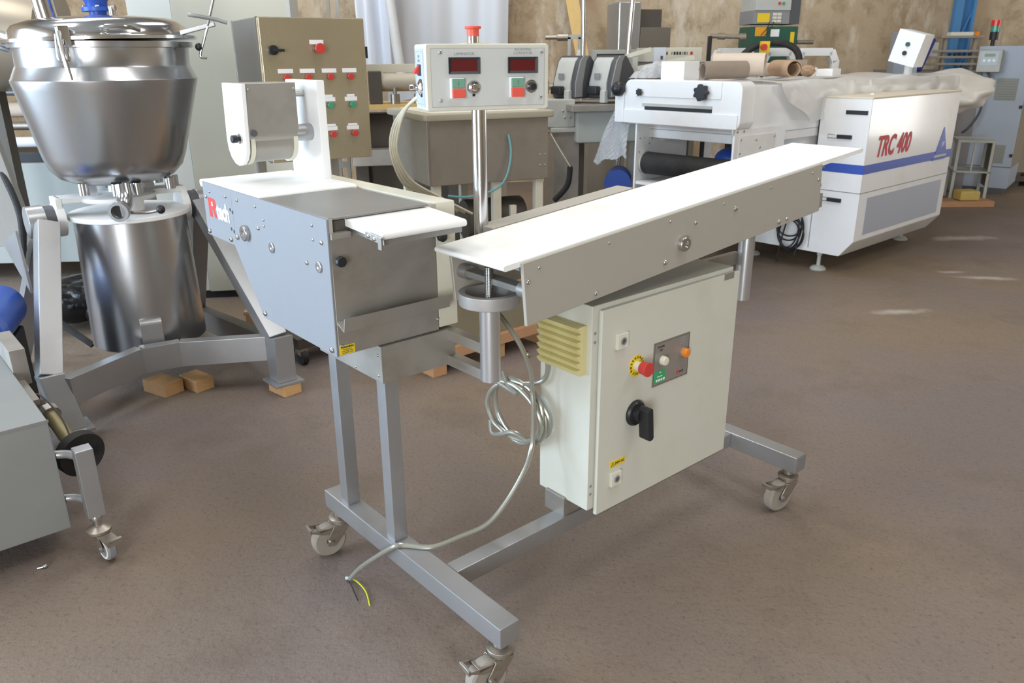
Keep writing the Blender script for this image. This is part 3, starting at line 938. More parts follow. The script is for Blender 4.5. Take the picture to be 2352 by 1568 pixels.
MB().tube([(0.412, 0.19, 0.60), (0.41, 0.165, 0.565), (0.405, 0.12, 0.553)] + loop(0.408, 0.146, 0.485, 0.115, 0.092, 3.6, 0.9, 0.07, 0.446), 0.0072, 10).obj('lead_coil', CABLE, lead)
MB().tube([(0.415, 0.255, 0.42), (0.405, 0.235, 0.388), (0.40, 0.19, 0.402), (0.405, 0.14, 0.425), (0.42, 0.10, 0.41)], 0.0072, 10).obj('lead_coil', CABLE, lead)
MB().tube([(0.44, 0.072, 0.83), (0.44, 0.068, 0.773), (0.442, 0.055, 0.713), (0.444, 0.036, 0.653), (0.442, 0.046, 0.612), (0.435, 0.075, 0.592), (0.42, 0.11, 0.583)], 0.0070, 10).obj('lead_tail', CABLE, lead)
MB().cyl((-0.041, 0.356, 0.016), (-0.046, 0.377, 0.007), 0.0048, 10).obj('stripped_sheath', mat('pale_blue_sheath', '#a9c0d0', 0.5), lead)
MB().tube([(-0.046, 0.376, 0.006), (-0.033, 0.345, 0.010), (-0.034, 0.287, 0.006), (-0.057, 0.226, 0.003)], 0.0022, 8).obj('earth_wire', mat('green_yellow_wire', '#c9cf2a', 0.5), lead)
MB().tube([(-0.046, 0.376, 0.006), (-0.052, 0.335, 0.006), (-0.062, 0.300, 0.004), (-0.070, 0.270, 0.003)], 0.0016, 8).obj('black_wire', BLACK, lead)
# ================================================================== tilting kettle mixer
KX, KY = 0.04, 2.45           # centre in machine axes
KM = thing('kettle_mixer', 'stainless tilting kettle mixer with domed lid on splayed legs', 'mixer', (-1.782, 3.597, 0), 40.673)
SH = (0.05 * 0.758, -0.05 * 0.652)
bowl = MB().lathe([(0.0, -0.460), (0.18, -0.455), (0.235, -0.432), (0.272, -0.392), (0.290, -0.340), (0.356, -0.065), (0.364, -0.035), (0.365, -0.026), (0.361, -0.020),
                   (0.342, 0.022), (0.338, 0.030), (0.338, 0.098), (0.356, 0.100), (0.356, 0.122), (0.0, 0.122)], (0, 0, 1.4), 72, shear=SH).obj('bowl', KSTEEL, KM)
ld = MB().lathe([(0.378, 0.0), (0.378, 0.012), (0.350, 0.016), (0.346, 0.045), (0.330, 0.066), (0.290, 0.082), (0.20, 0.094), (0.0, 0.100)], (0, 0, 0), 72).obj('lid', POLISH, KM)
OFF = Vector((0.036, -0.031, 0))
bowl.location = OFF
ld.location = OFF + Vector((SH[0] * 0.125, SH[1] * 0.125, 1.524))
# tilt right side up, seen from the working side
ld.rotation_euler = Matrix.Rotation(R(-1.6), 3, Vector((0.652, 0.758, 0))).to_euler()
# lid fittings (lid-local; view right = (0.758,-0.652), view back = (0.652,0.758))
vr, vb = Vector((0.758, -0.652, 0)), Vector((0.652, 0.758, 0))


def kv(r, b, z):
    return tuple(vr * r + vb * b + Vector((0, 0, z)))


MB().cyl(kv(-0.02, 0.05, 0.09), kv(-0.02, 0.05, 0.125), 0.035, 28).obj('mixer_gland', BLUE, ld)
MB().cyl(kv(-0.02, 0.05, 0.122), kv(-0.02, 0.05, 0.138), 0.062, 28).obj('motor_flange', BLUE, ld)
MB().lathe([(0.042, 0.138), (0.045, 0.16), (0.058, 0.175), (0.058, 0.33), (0.02, 0.35), (0, 0.35)], kv(-0.02, 0.05, 0), 28).obj('mixer_motor', BLUE, ld)
for a in range(4):
    bolt(ld, kv(-0.02 + 0.05 * math.cos(a * 1.57 + 0.5), 0.05 + 0.05 * math.sin(a * 1.57 + 0.5), 0.138), NZ, 10)
MB().cyl(kv(-0.21, 0.0, 0.07), kv(-0.24, 0.0, 0.36), 0.040, 28).obj('vent_pipe', POLISH, ld)
MB().cyl(kv(0.055, 0.02, 0.08), kv(0.055, 0.02, 0.135), 0.014, 14).obj('sight_stub', BOLTM, ld)
MB().cyl(kv(0.045, 0.02, 0.132), kv(0.072, 0.02, 0.132), 0.012, 12).obj('sight_cap', IRON, ld)
MB().tube([kv(0.17, -0.30, 0.03), kv(0.18, -0.36, 0.04), kv(0.22, -0.37, 0.042), kv(0.27, -0.34, 0.04), kv(0.28, -0.27, 0.03)], 0.009, 10).obj('lid_handle', BOLTM, ld)
# front clamp
MB().box(-0.02, 0.02, -0.02, 0.02, -0.02, 0.05).obj('clamp_block', POLISH, ld, bevel=0.004).location = kv(0.035, -0.375, 0.0)
MB().tube([kv(0.02, -0.40, 0.02), kv(0.017, -0.41, -0.05), kv(0.022, -0.41, -0.075), kv(0.055, -0.41, -0.075), kv(0.06, -0.41, -0.04), kv(0.052, -0.40, 0.0)], 0.004, 8).obj('clamp_wire', BOLTM, ld)
MB().tube([kv(0.036, -0.405, 0.03), kv(0.045, -0.42, -0.06), kv(0.056, -0.425, -0.145)], 0.0085, 10).obj('clamp_lever', BOLTM, ld)
# right hinge arm, cross handle and ball levers
arm = MB().beam(kv(0.33, -0.02, 0.02), kv(0.48, 0.02, 0.055), 0.035, 0.02).obj('hinge_arm', STEEL, ld, bevel=0.003)
MB().tube([kv(0.40, -0.05, 0.09), kv(0.43, -0.05, 0.085), kv(0.50, -0.03, 0.07), kv(0.545, -0.02, 0.055)], 0.008, 10).obj('hinge_handle', STEEL, ld)
MB().tube([kv(0.455, 0.0, 0.045), kv(0.48, -0.01, 0.10), kv(0.515, -0.02, 0.175)], 0.0055, 10).obj('lever', BOLTM, ld)
MB().sphere(kv(0.520, -0.02, 0.185), 0.018).obj('ball_knob', BLACK, ld)
MB().tube([kv(0.455, 0.0, 0.045), kv(0.43, 0.0, -0.01), kv(0.405, 0.0, -0.07), kv(0.43, 0.0, -0.08)], 0.0055, 10).obj('lever', BOLTM, ld)
MB().sphere(kv(0.405, 0.0, -0.035), 0.016).obj('ball_knob', BLACK, ld)
MB().beam(kv(-0.33, 0.0, 0.01), kv(-0.47, 0.05, 0.055), 0.05, 0.02).obj('hinge_arm', STEEL, ld, bevel=0.003)
MB().tube([kv(-0.44, -0.1, 0.0), kv(-0.40, -0.12, 0.0), kv(-0.38, -0.05, -0.02)], 0.012, 10).obj('hinge_handle', STEEL, ld)

# drum (motor housing) with white cover plate
dr = MB().lathe([(0.246, 0.205), (0.250, 0.21), (0.235, 0.79), (0.0, 0.79)], n=72).obj('motor_drum', KSTEEL, KM)
dr.location = OFF
MB().lathe([(0.252, 0.79), (0.255, 0.793), (0.255, 0.808), (0.252, 0.811), (0.0, 0.811)], n=72).obj('drum_plate', WHITEM, dr)
b = MB().rbox(-0.045, 0.045, -0.27, -0.20, 0.20, 0.36, 0.02, 'x').obj('drum_bracket', STEEL, dr, bevel=0.002)
b.rotation_euler = (0, 0, R(-14))
b.location = (0.0, -0.01, 0)
# white tilting yoke
yk = MB().box(-0.250, 0.285, -0.05, 0.05, 0.868, 0.895).obj('yoke', WHITEM, KM, bevel=0.005)
for x in (-0.262, 0.270):
    MB().box(x, x + 0.025, -0.055, 0.055, 0.775, 0.895).obj('yoke_arm', WHITEM, yk, bevel=0.004)
    MB().cyl((x - 0.005, 0, 0.80), (x + 0.03, 0, 0.80), 0.075, 36).obj('yoke_boss', WHITEM, yk, bevel=0.003)
MB().lathe([(0.16, 0.862), (0.165, 0.868), (0.165, 0.882), (0.15, 0.89), (0.03, 0.89), (0.03, 0.95), (0, 0.95)], n=40).obj('yoke_ring', WHITEM, yk)
for a in (20, 110, 200, 290):
    MB().beam((0.12 * math.cos(R(a)), 0.12 * math.sin(R(a)), 0.885), (0.12 * math.cos(R(a)), 0.12 * math.sin(R(a)), 0.95), 0.05, 0.015).obj('yoke_rib', WHITEM, yk)
MB().cyl((0.02, -0.10, 0.82), (0.02, -0.10, 0.868), 0.06, 24).obj('yoke_pad', WHITEM, yk)
for a in (245, 268, 320, 345, 200, 30, 60):
    x, y = 0.20 * math.cos(R(a)), 0.20 * math.sin(R(a))
    MB().cyl((x, y, 0.905), (x, y, 0.955), 0.022, 18).obj('steam_stub', POLISH, bowl)
# discharge valve under the bowl towards the viewer
MB().tube([kv(0.085, -0.20, 0.95), kv(0.095, -0.22, 0.90), kv(0.10, -0.26, 0.865), kv(0.102, -0.30, 0.858)], 0.032, 20).obj('discharge_pipe', POLISH, bowl)
MB().pipe(kv(0.102, -0.295, 0.858), kv(0.104, -0.32, 0.856), 0.041, 0.029, 28).obj('discharge_flange', STEEL, bowl)
MB().cyl(kv(0.101, -0.28, 0.859), kv(0.103, -0.30, 0.857), 0.028, 20).obj('valve_disc', BLACK, bowl)
MB().tube([kv(0.13, -0.26, 0.845), kv(0.20, -0.27, 0.846), kv(0.26, -0.28, 0.858)], 0.007, 10).obj('valve_lever', IRON, bowl)
MB().sphere(kv(0.265, -0.28, 0.86), 0.018).obj('ball_knob', BLACK, bowl)


# splayed legs
def L(X, Y, Z):
    return (X - KX, Y - KY, Z)


for s, top, bend, foot in ((-1, L(-0.275, 2.37, 0.80), L(-0.440, 2.02, 0.25), L(-0.415, 1.905, 0.065)), (1, L(0.395, 2.42, 0.80), L(0.452, 1.84, 0.25), L(0.452, 1.815, 0.062))):
    lg_ = MB().beam(top, bend, 0.085, 0.085, up=(0, 1, 0)).obj('leg', STEEL, KM, bevel=0.004)
    t, bn, f = Vector(top), Vector(bend), Vector(foot)
    w = 0.045
    MB().hexa([f + Vector((-w, -w, 0)), f + Vector((w, -w, 0)), f + Vector((w, w, 0)), f + Vector((-w, w, 0)),
               bn + Vector((-w, -0.075, 0.03)), bn + Vector((w, -0.075, 0.03)), bn + Vector((w, 0.055, 0.0)), bn + Vector((-w, 0.055, 0.0))]).obj('lower_leg', STEEL, lg_, bevel=0.003)
    MB().box(f.x - 0.07, f.x + 0.07, f.y - 0.07, f.y + 0.07, f.z - 0.012, f.z).obj('foot_plate', STEEL, lg_, bevel=0.002)
    rear = L(-0.42 if s < 0 else 0.47, 3.0, 0.0)
    MB().beam(L(top[0] + KX, 2.46, 0.76), rear, 0.08, 0.08, up=(0, 1, 0)).obj('rear_leg', STEEL, lg_, bevel=0.004)
    xs = -1 if s < 0 else 1
    MB().cyl((t.x - 0.01 * xs, 0.0, 0.80), (t.x + 0.06 * xs, 0.0, 0.80), 0.068, 32).obj('trunnion_housing', STEEL, lg_, bevel=0.004)
    MB().cyl((t.x - 0.05 * xs, 0, 0.80), (t.x - 0.0 * xs, 0, 0.80), 0.062, 28).obj('trunnion_bearing', DGREY, lg_, bevel=0.004)
# gusset plate behind the left leg
MB().prism([(-0.05, 0.78), (0.36, 0.66), (-0.10, 0.52)], 'x', -0.43, -0.42).obj('gusset', STEEL, KM)
# low curved front beam in three facets
pts = [L(-0.40, 1.935, 0.205), L(-0.065, 2.11, 0.205), L(0.10, 2.08, 0.205), L(0.45, 1.875, 0.205)]
bm_ = MB()
for a, c in zip(pts[:-1], pts[1:]):
    bm_.beam(a, c, 0.055, 0.115)
bm_.obj('front_beam', STEEL, KM, bevel=0.002)
MB().beam(L(0.45, 1.9, 0.2), L(0.47, 2.95, 0.1), 0.06, 0.11).obj('side_beam', GREYDK, KM, bevel=0.002)


# wooden packing blocks under the mixer frame
def wood_block(X, Y, sx, sy, sz, deg, label, m=WOOD):
    o = MB().box(-sx / 2, sx / 2, -sy / 2, sy / 2, 0, sz).obj('wood_block', m, None, bevel=0.003)
    v = LMm @ Vector((X, Y, 0))
    o.location = (v.x, v.y, 0)
    o.rotation_euler = (0, 0, R(40.67 + deg))
    return tag(o, label, 'wood block', 'packing blocks under the kettle mixer')


wood_block(0.030, 2.19, 0.10, 0.16, 0.06, 18, 'dark-ended wooden packing block under the curved beam of the kettle mixer')
wood_block(0.165, 2.135, 0.09, 0.14, 0.06, 12, 'bright sawn wooden packing block beside the darker one')
wood_block(0.452, 1.81, 0.09, 0.13, 0.049, 8, 'small wooden packing block under the right foot plate')
wood_block(-0.402, 1.905, 0.08, 0.12, 0.052, -5, 'wooden packing block under the left foot plate of the kettle mixer')


# ================================================================== grey tank on castors, lower left
TKv = LMm @ Vector((-0.61, 1.07, 0))
TK = thing('steel_tank', 'low dull steel tank with drain hose, standing on castors by the kettle mixer', 'tank', (TKv.x, TKv.y, 0), 40.673)
MB().box(-0.75, 0.0, 0.0, 0.92, 0.085, 0.452).obj('tank_body', mat('dull_grey_steel', '#939594', 0.5, 0.35, 0.05, 5, dirt='#8a8d8a', dscale=6, damt=0.4), TK, bevel=0.003)
MB().box(-0.752, 0.002, -0.002, 0.0, 0.446, 0.455).obj('rim', STEEL, TK)
MB().box(0.0, 0.05, 0.50, 0.75, 0.40, 0.53).obj('side_bracket', STEELV, TK, bevel=0.003)
MB().box(0.0, 0.03, 0.28, 0.62, 0.40, 0.42).obj('bracket_arm', STEELV, TK, bevel=0.002)
leg = MB().box(0.035, 0.085, -0.10, -0.05, 0.145, 0.37).obj('leg', STEEL, TK, bevel=0.003)
for z in (0.33, 0.18):
    MB().tube([(0.06, -0.06, z), (0.03, 0.0, z), (-0.02, 0.03, z)], 0.013, 12).obj('leg_tie', STEEL, leg)
MB().cyl((0.06, -0.075, 0.10), (0.06, -0.075, 0.15), 0.012, 14).obj('stem', BOLTM, leg)
MB().lathe([(0.016, 0.142), (0.018, 0.136), (0.018, 0.128)], (0.06, -0.075, 0), 16).obj('lock_nut', BOLTM, leg)
c = MB().lathe([(0.030, 0.078), (0.036, 0.086), (0.036, 0.094), (0.020, 0.104), (0.013, 0.108)], (0, 0, 0), 24)
for sx in (-1, 1):
    c.prism([(0.02, 0.09), (-0.03, 0.09), (-0.05, 0.055), (-0.045, 0.03), (-0.02, 0.04)], 'x', sx * 0.02 - 0.001, sx * 0.02 + 0.001)
c.box(-0.02, 0.02, -0.095, -0.03, 0.078, 0.084)
c.box(-0.022, 0.022, -0.105, -0.095, 0.076, 0.094)
cs = c.obj('caster', IRON, TK)
cs.location = (0.06, -0.075, 0)
cs.rotation_euler = (0, 0, R(10))
MB().lathe([(0.022, -0.013), (0.036, -0.014), (0.040, -0.009), (0.0405, 0), (0.040, 0.009), (0.036, 0.014), (0.022, 0.013)], (0, -0.036, 0.0405), 30, (1, 0, 0)).obj('wheel', MGREY, cs)
MB().pipe((-0.0145, -0.036, 0.0405), (0.0145, -0.036, 0.0405), 0.033, 0.026, 28).obj('wheel_ring', PLASTW, cs)
MB().cyl((-0.026, -0.036, 0.0405), (0.026, -0.036, 0.0405), 0.008, 12).obj('axle', BOLTM, cs)
for yy in (0.85,):
    MB().box(-0.7, -0.05, yy, yy + 0.05, 0.0, 0.085).obj('rear_runner', STEELV, TK)
# hose pipe with union and black flange wheel
MB().tube([(0.06, 0.36, 0.33), (0.075, 0.22, 0.29), (0.09, 0.10, 0.255)], 0.024, 16).obj('drain_pipe', mat('tarnished_brass_pipe', '#8f8463', 0.5, 0.5, 0.12, 10), TK)
MB().cyl((0.058, 0.375, 0.335), (0.062, 0.345, 0.327), 0.034, 10).obj('pipe_union', STEELV, TK, bevel=0.002)
MB().cyl((0.085, 0.17, 0.255), (0.095, 0.135, 0.25), 0.075, 32).obj('black_flange', BLACKM, TK, bevel=0.004)
MB().tube([(0.02, 0.40, 0.40), (0.04, 0.30, 0.42), (0.07, 0.22, 0.36), (0.075, 0.16, 0.30)], 0.003, 6).obj('wire', GREYDK, TK)
# valve stub on top
MB().lathe([(0.02, 0.452), (0.02, 0.466), (0.011, 0.47), (0.011, 0.50), (0.014, 0.505), (0.014, 0.53), (0.008, 0.535), (0, 0.535)], (-0.215, 0.66, 0), 18).obj('valve_stub', BOLTM, TK)

# blue pump behind the tank
PPv = LMm @ Vector((-0.66, 2.30, 0))
PP = thing('pump', 'blue cast pump motor behind the grey tank', 'pump', (PPv.x, PPv.y, 0), 20)
MB().cyl((0.08, -0.12, 0.44), (0.08, 0.28, 0.44), 0.10, 28).obj('motor_body', BLUE, PP, bevel=0.01)
MB().lathe([(0.10, 0), (0.118, 0.02), (0.118, 0.10), (0.06, 0.13), (0, 0.13)], (0.08, -0.12, 0.44), 28, (0, -1, 0)).obj('pump_volute', BLUE, PP)
MB().box(0.0, 0.16, -0.08, 0.24, 0.0, 0.36).obj('pump_stand', BLACKM, PP, bevel=0.01)
MB().cyl((0.08, -0.17, 0.5), (0.08, -0.17, 0.60), 0.04, 20).obj('pump_port', BLUE, PP)

# steel ball-end bolt lying on the floor
bv = LMm @ Vector((-0.705, 1.035, 0))
tag(MB().sphere((0, 0, 0.007), 0.007).cyl((0, 0, 0.006), (-0.02, -0.008, 0.004), 0.003, 8).obj('floor_bolt', BOLTM, None), 'small shiny bolt lying on the floor near the grey tank', 'bolt').location = (bv.x, bv.y, 0)
# ================================================================== white tunnel machine lettered TRC 400
TR = thing('tunnel_machine', 'white enamelled tunnel machine with blue stripe and red TRC 400 lettering', 'machine', (2.2, 5.526, 0), 41.8)
pc = MB().prism([(-0.255, 1.182), (-0.255, 0.245), (-0.165, 0.132), (0.90, 0.132), (0.90, 0.62), (0.098, 0.62), (0.098, 1.182)], 'x', -0.06, 1.40).obj('power_cabinet', WHITE, TR, bevel=0.006)
MB().box(-0.062, 1.402, -0.258, 0.10, 1.178, 1.19).obj('cabinet_top', mat('dusty_cream_top', '#d6cdbb', 0.6, 0, 0.05, 4), pc, bevel=0.003)
MB().box(-0.0612, 1.4012, -0.2562, 0.098, 0.572, 0.577).obj('panel_seam', MGREY, pc)
MB().box(-0.0612, -0.0600, 0.086, 0.094, 0.60, 1.178).obj('panel_gap', BLACK, pc)
MB().box(-0.0612, 1.401, -0.2565, 0.086, 0.700, 0.760).obj('stripe', BLUEST, pc)
gr = MB().box(0.06, 1.30, -0.2575, -0.2545, 0.280, 0.535).obj('grille', mat('perforated_grey_sheet', '#aeb4c2', 0.5, 0.2, 0.12, 260), pc)
text('brand_lettering', 'TRC 400', 0.185, REDTXT, pc, (0.345, -0.2575, 0.862), NY, shear=0.30, sx=0.76, bold=0.0055)
# blue sail emblem
MB().prism([(1.186, 0.935), (1.298, 0.735), (1.085, 0.735)], 'y', -0.2590, -0.2570).obj('sail_emblem', BLUEST, pc)
MB().prism([(1.085, 0.733), (1.298, 0.733), (1.298, 0.715), (1.065, 0.715)], 'y', -0.2590, -0.2570).obj('emblem_hull', LGREY, pc)
MB().prism([(1.062, 0.713), (1.298, 0.713), (1.290, 0.696), (1.030, 0.696)], 'y', -0.2590, -0.2570).obj('emblem_wave', BLUEST, pc)
text('emblem_text', 'FF', 0.05, PLASTW, pc, (1.20, -0.2592, 0.805), NY, shear=0.3)
# handle and latches on the end face
MB().box(-0.066, -0.058, -0.235, -0.088, 1.080, 1.106).obj('pull_handle', BLACK, pc, bevel=0.002)
for z, y in ((0.935, -0.05), (0.515, -0.035)):
    MB().box(-0.075, -0.06, y - 0.10, y, z - 0.013, z + 0.013).obj('toggle_latch', BLACK, pc, bevel=0.002)
    MB().tube([(-0.07, y, z + 0.012), (-0.075, y + 0.06, z + 0.012), (-0.075, y + 0.06, z - 0.012), (-0.07, y, z - 0.012)], 0.003, 6, smooth=False).obj('latch_wire', BOLTM, pc)
MB().box(-0.0615, -0.0600, 0.06, 0.066, 0.16, 0.57).obj('panel_gap', MGREY, pc)
MB().box(-0.0615, -0.0600, 0.52, 0.526, 0.16, 0.57).obj('panel_gap', MGREY, pc)
for x, y in ((0.0, 0.0), (0.074, 0.577), (1.40, 0.02)):
    MB().lathe([(0.055, 0.0), (0.057, 0.01), (0.04, 0.026), (0.014, 0.032), (0.013, 0.10), (0.018, 0.105), (0.018, 0.135)], (x, y, 0), 24).obj('levelling_foot', LGREY, TR)
# conveyor tunnel body, along the back of the cabinet
bd = MB().box(-0.93, 2.22, 0.10, 0.95, 0.985, 1.275).obj('tunnel_body', WHITE, TR, bevel=0.008)
MB().box(-0.93, 0.10, 0.105, 0.945, 0.93, 0.985).obj('belt_tray', WHITEM, bd, bevel=0.004)
MB().box(-0.2, 0.1, 0.14, 0.30, 0.60, 0.94).obj('inner_panel', WHITEM, bd)
for x0 in (1.9,):
    MB().box(x0, x0 + 0.3, 0.2, 0.9, 0.0, 0.985).obj('tunnel_leg', LGREY, bd)
# infeed head
hd = MB().rbox(-1.075, -0.925, 0.06, 0.955, 1.025, 1.305, 0.05, 'x').obj('infeed_head', WHITE, TR, bevel=0.006, angle=50)
MB().box(-1.082, -1.07, 0.20, 0.86, 1.200, 1.300).obj('head_upper_panel', WHITE, hd, bevel=0.004)
MB().box(-1.085, -1.068, 0.075, 0.955, 1.030, 1.118).obj('head_lower_panel', WHITE, hd, bevel=0.006)
MB().box(-1.078, -1.074, 0.26, 0.78, 1.120, 1.158).obj('infeed_slot', BLACK, hd)
MB().box(-1.080, -1.07, 0.26, 0.80, 1.142, 1.160).obj('slot_lip', LGREY, hd)
MB().box(-1.085, -1.06, 0.955, 1.03, 1.03, 1.23).obj('side_bracket', WHITE, hd, bevel=0.005)


def lobe_knob(parent, loc, normal, r, n=7, name='star_knob'):
    bmx = MB()
    poly = []
    k = n * 8
    for i in range(k):
        a = 2 * math.pi * i / k
        rr = r * (0.90 + 0.12 * math.cos(n * a))
        poly.append((rr * math.cos(a), rr * math.sin(a)))
    o = bmx.prism(poly, 'z', 0.0, r * 0.7).obj(name, BLACK, parent, bevel=0.004, angle=60)
    o.matrix_local = facing(loc, normal)
    return o


lobe_knob(hd, (-1.09, 0.325, 1.238), NX, 0.050)
lobe_knob(hd, (-1.09, 0.815, 1.228), NX, 0.024)
MB().sphere((-1.10, 0.99, 1.245), 0.048).obj('ball_knob', BLACK, hd)
MB().cyl((-1.09, 0.99, 1.245), (-1.0, 0.93, 1.245), 0.015, 12).obj('knob_shaft', BOLTM, hd)
MB().box(-1.09, -0.93, 0.088, 0.099, 1.0, 1.035).obj('hinge_strip', LGREY, hd)
for x in (-1.05, -0.98):
    bolt(hd, (x, 0.088, 1.018), NY, 10)
# end frame plates and black roller
ef = MB().box(-1.065, -0.50, 0.845, 0.860, 0.0, 1.03).obj('end_frame', WHITE, TR, bevel=0.003)
MB().box(-1.075, -0.50, 0.085, 0.100, 0.50, 1.03).obj('side_frame', WHITE, ef, bevel=0.003)
MB().box(-1.03, -0.62, 0.078, 0.086, 0.86, 0.99).obj('cover_strip', WHITEM, ef, bevel=0.002)
for x, z in ((-1.02, 0.97), (-1.02, 0.89), (-0.85, 0.96), (-0.80, 0.91), (-0.64, 0.97), (-0.64, 0.89)):
    bolt(ef, (x, 0.078, z), NY, 8)
MB().cyl((-0.965, 0.845, 0.765), (-0.965, 0.100, 0.765), 0.073, 36).obj('drive_roller', BLACKM, ef, bevel=0.006)
MB().cyl((-0.965, 0.845, 0.765), (-0.965, 0.825, 0.765), 0.078, 36).obj('roller_ring', LGREY, ef)
MB().box(-1.06, -0.5, 0.60, 0.84, 0.63, 0.65).obj('shelf', WHITEM, ef)
MB().box(-0.82, -0.6, 0.80, 0.844, 0.90, 0.96).obj('bearing_block', WHITEM, ef, bevel=0.003)
for x, z in ((-1.03, 0.93), (-0.98, 0.93), (-0.90, 0.92), (-1.03, 0.84), (-1.03, 0.74), (-0.93, 0.89)):
    bolt(ef, (x, 0.845, z), NY, 6)
MB().sphere((-0.50, 0.45, 0.78), 0.10, 18, 12, (1.0, 1.4, 0.8)).sphere((-0.52, 0.28, 0.75), 0.06, 14, 8).box(-0.56, -0.44, 0.38, 0.52, 0.3, 0.72).obj('drive_motor', BLUE, TR)
# hung coil of black leads
cl = MB()
for i in range(7):
    ph = i * 0.9
    pts = []
    for k in range(14):
        a = 2 * math.pi * k / 14
        pts.append((-0.075 - 0.008 * i, 0.20 + (0.09 + 0.012 * math.sin(ph)) * math.cos(a) + 0.01 * math.cos(ph * 2),
                    0.30 + (0.12 + 0.05 * math.cos(ph)) * math.sin(a) - 0.03 * (i % 3)))
    cl.tube(pts, 0.0055, 7, closed=True)
cl.tube([(-0.08, 0.22, 0.40), (-0.10, 0.25, 0.2), (-0.11, 0.27, 0.02)], 0.005, 7)
cl.tube([(-0.08, 0.16, 0.40), (-0.10, 0.12, 0.25), (-0.12, 0.13, 0.10)], 0.005, 7)
cl.obj('lead_coil', BLACK, TR)

# control box on a post, on top of the tunnel
pb = MB().cyl((1.86, 0.36, 1.27), (1.86, 0.36, 1.40), 0.032, 20).obj('control_post', WHITEM, TR)
bx_ = MB().box(-0.09, 0.09, -0.11, 0.11, -0.13, 0.13).obj('control_head', WHITEM, pb, bevel=0.006)
bx_.matrix_local = Matrix.Translation((1.86, 0.36, 1.495)) @ Matrix.Rotation(R(14), 4, 'X')
MB().box(-0.094, -0.089, -0.11, 0.11, -0.13, 0.13).obj('control_face', PLASTW, pb).matrix_local = Matrix.Translation((1.86, 0.36, 1.495)) @ Matrix.Rotation(R(14), 4, 'X')
for z, m in ((0.03, GREENP), (-0.04, BLACK)):
    MB().cyl((-0.104, 0.0, z), (-0.092, 0.0, z), 0.018, 18).obj('push_button', m, pb).matrix_local = Matrix.Translation((1.86, 0.36, 1.495)) @ Matrix.Rotation(R(14), 4, 'X')


# plastic dust sheet draped over the tunnel
def sheet(u, v):
    # u along x, v across: 0 = far edge, 1 = near hanging hem
    x = -0.62 + u * 2.84
    hang = 0.25 + 0.02 * math.sin(u * 19 + 0.6) + 0.012 * math.sin(u * 47) - 0.22 * max(0, 1 - u * 9) ** 0.8 - 0.10 * max(0, u - 0.30)
    L1, L2 = 0.88, hang
    s = v * (L1 + L2)
    if s < L1:
        y = 0.955 - s
        z = 1.288 + 0.007 * math.sin(x * 9 + s * 11) + 0.006 * math.sin(x * 4.1) * math.sin(s * 6)
    else:
        t = (s - L1) / max(L2, 1e-3)
        y = 0.066 - 0.022 * math.sin(u * 40 + t * 4) * t - 0.02 * t
        z = 1.285 - (s - L1)
    return (x, y, z)


PLSHEET = mat('dusty_clear_polythene', '#e9e8e4', 0.30, 0, 0.05, 5, bump=0.3, bscale=11, alpha=0.72)
ps = MB().grid(sheet, 70, 22).obj('dust_sheet', PLSHEET, None, angle=80)
tag(ps, 'crumpled clear polythene dust sheet over the white tunnel machine', 'plastic sheet')
ps.location, ps.rotation_euler = (2.2, 5.526, 0), (0, 0, R(41.8))


def bundle(u, v):
    a = 2 * math.pi * u
    t = math.pi * (0.5 - 0.5 * math.cos(math.pi * v))
    r = 1 + 0.07 * math.sin(5 * a + 3 * t) + 0.05 * math.sin(9 * a - 4 * t)
    g = max(math.sin(t), 0.0) ** 0.32
    return (-0.50 * (abs(math.cos(t)) ** 0.8) * (1 if math.cos(t) > 0 else -1), 0.36 * g * math.cos(a) * r, 0.19 * g * math.sin(a) * r)


bu = MB().grid(bundle, 40, 30).obj('plastic_bundle', mat('folded_white_polythene', '#e9e7e1', 0.4, 0, 0.05, 4, bump=0.3, bscale=9), None, angle=80)
tag(bu, 'wrapped end of white polythene bulging past the tunnel machine', 'plastic bundle')
bu.location, bu.rotation_euler = tuple(Vector((2.2, 5.526, 0)) + Matrix.Rotation(R(41.8), 3, 'Z') @ Vector((2.80, 0.42, 1.11))), (0, R(-2), R(41.8))


# odds and ends lying on the sheet
def on_tr(x, y, z):
    return Vector((2.2, 5.526, 0)) + Matrix.Rotation(R(41.8), 3, 'Z') @ Vector((x, y, z))


def put(o, x, y, z, deg, label, cat, group=None):
    o.location = on_tr(x, y, z)
    o.rotation_euler = (0, 0, R(41.8 + deg))
    return tag(o, label, cat, group)


ZT = 1.300
put(MB().box(-0.09, 0.09, -0.09, 0.09, 0, 0.115).obj('carton', PLASTW, None, bevel=0.004), -0.80, 0.72, ZT, 3, 'plain white carton on the head of the white tunnel machine', 'carton')


def scroll(name, r, ln, turns, m, n=26):
    poly_o, poly_i = [], []
    for i in range(n + 1):
        a = 2 * math.pi * turns * i / n
        rr = r * (1 - 0.28 * i / n)
        poly_o.append((rr * math.cos(a), rr * math.sin(a)))
        poly_i.append(((rr - 0.006) * math.cos(a), (rr - 0.006) * math.sin(a)))
    b = MB()
    vs = []
    for y in (-ln / 2, ln / 2):
        vs += [(p[0], y, p[1] + r) for p in poly_o] + [(p[0], y, p[1] + r) for p in poly_i]
    k = n + 1
    fs = []
    for i in range(n):
        fs += [(i, i + 1, 2 * k + i + 1, 2 * k + i), (k + i, 3 * k + i, 3 * k + i + 1, k + i + 1), (i, k + i, k + i + 1, i + 1), (2 * k + i, 2 * k + i + 1, 3 * k + i + 1, 3 * k + i)]
    b._add(vs, fs)
    return b.obj(name, m, None, angle=60)


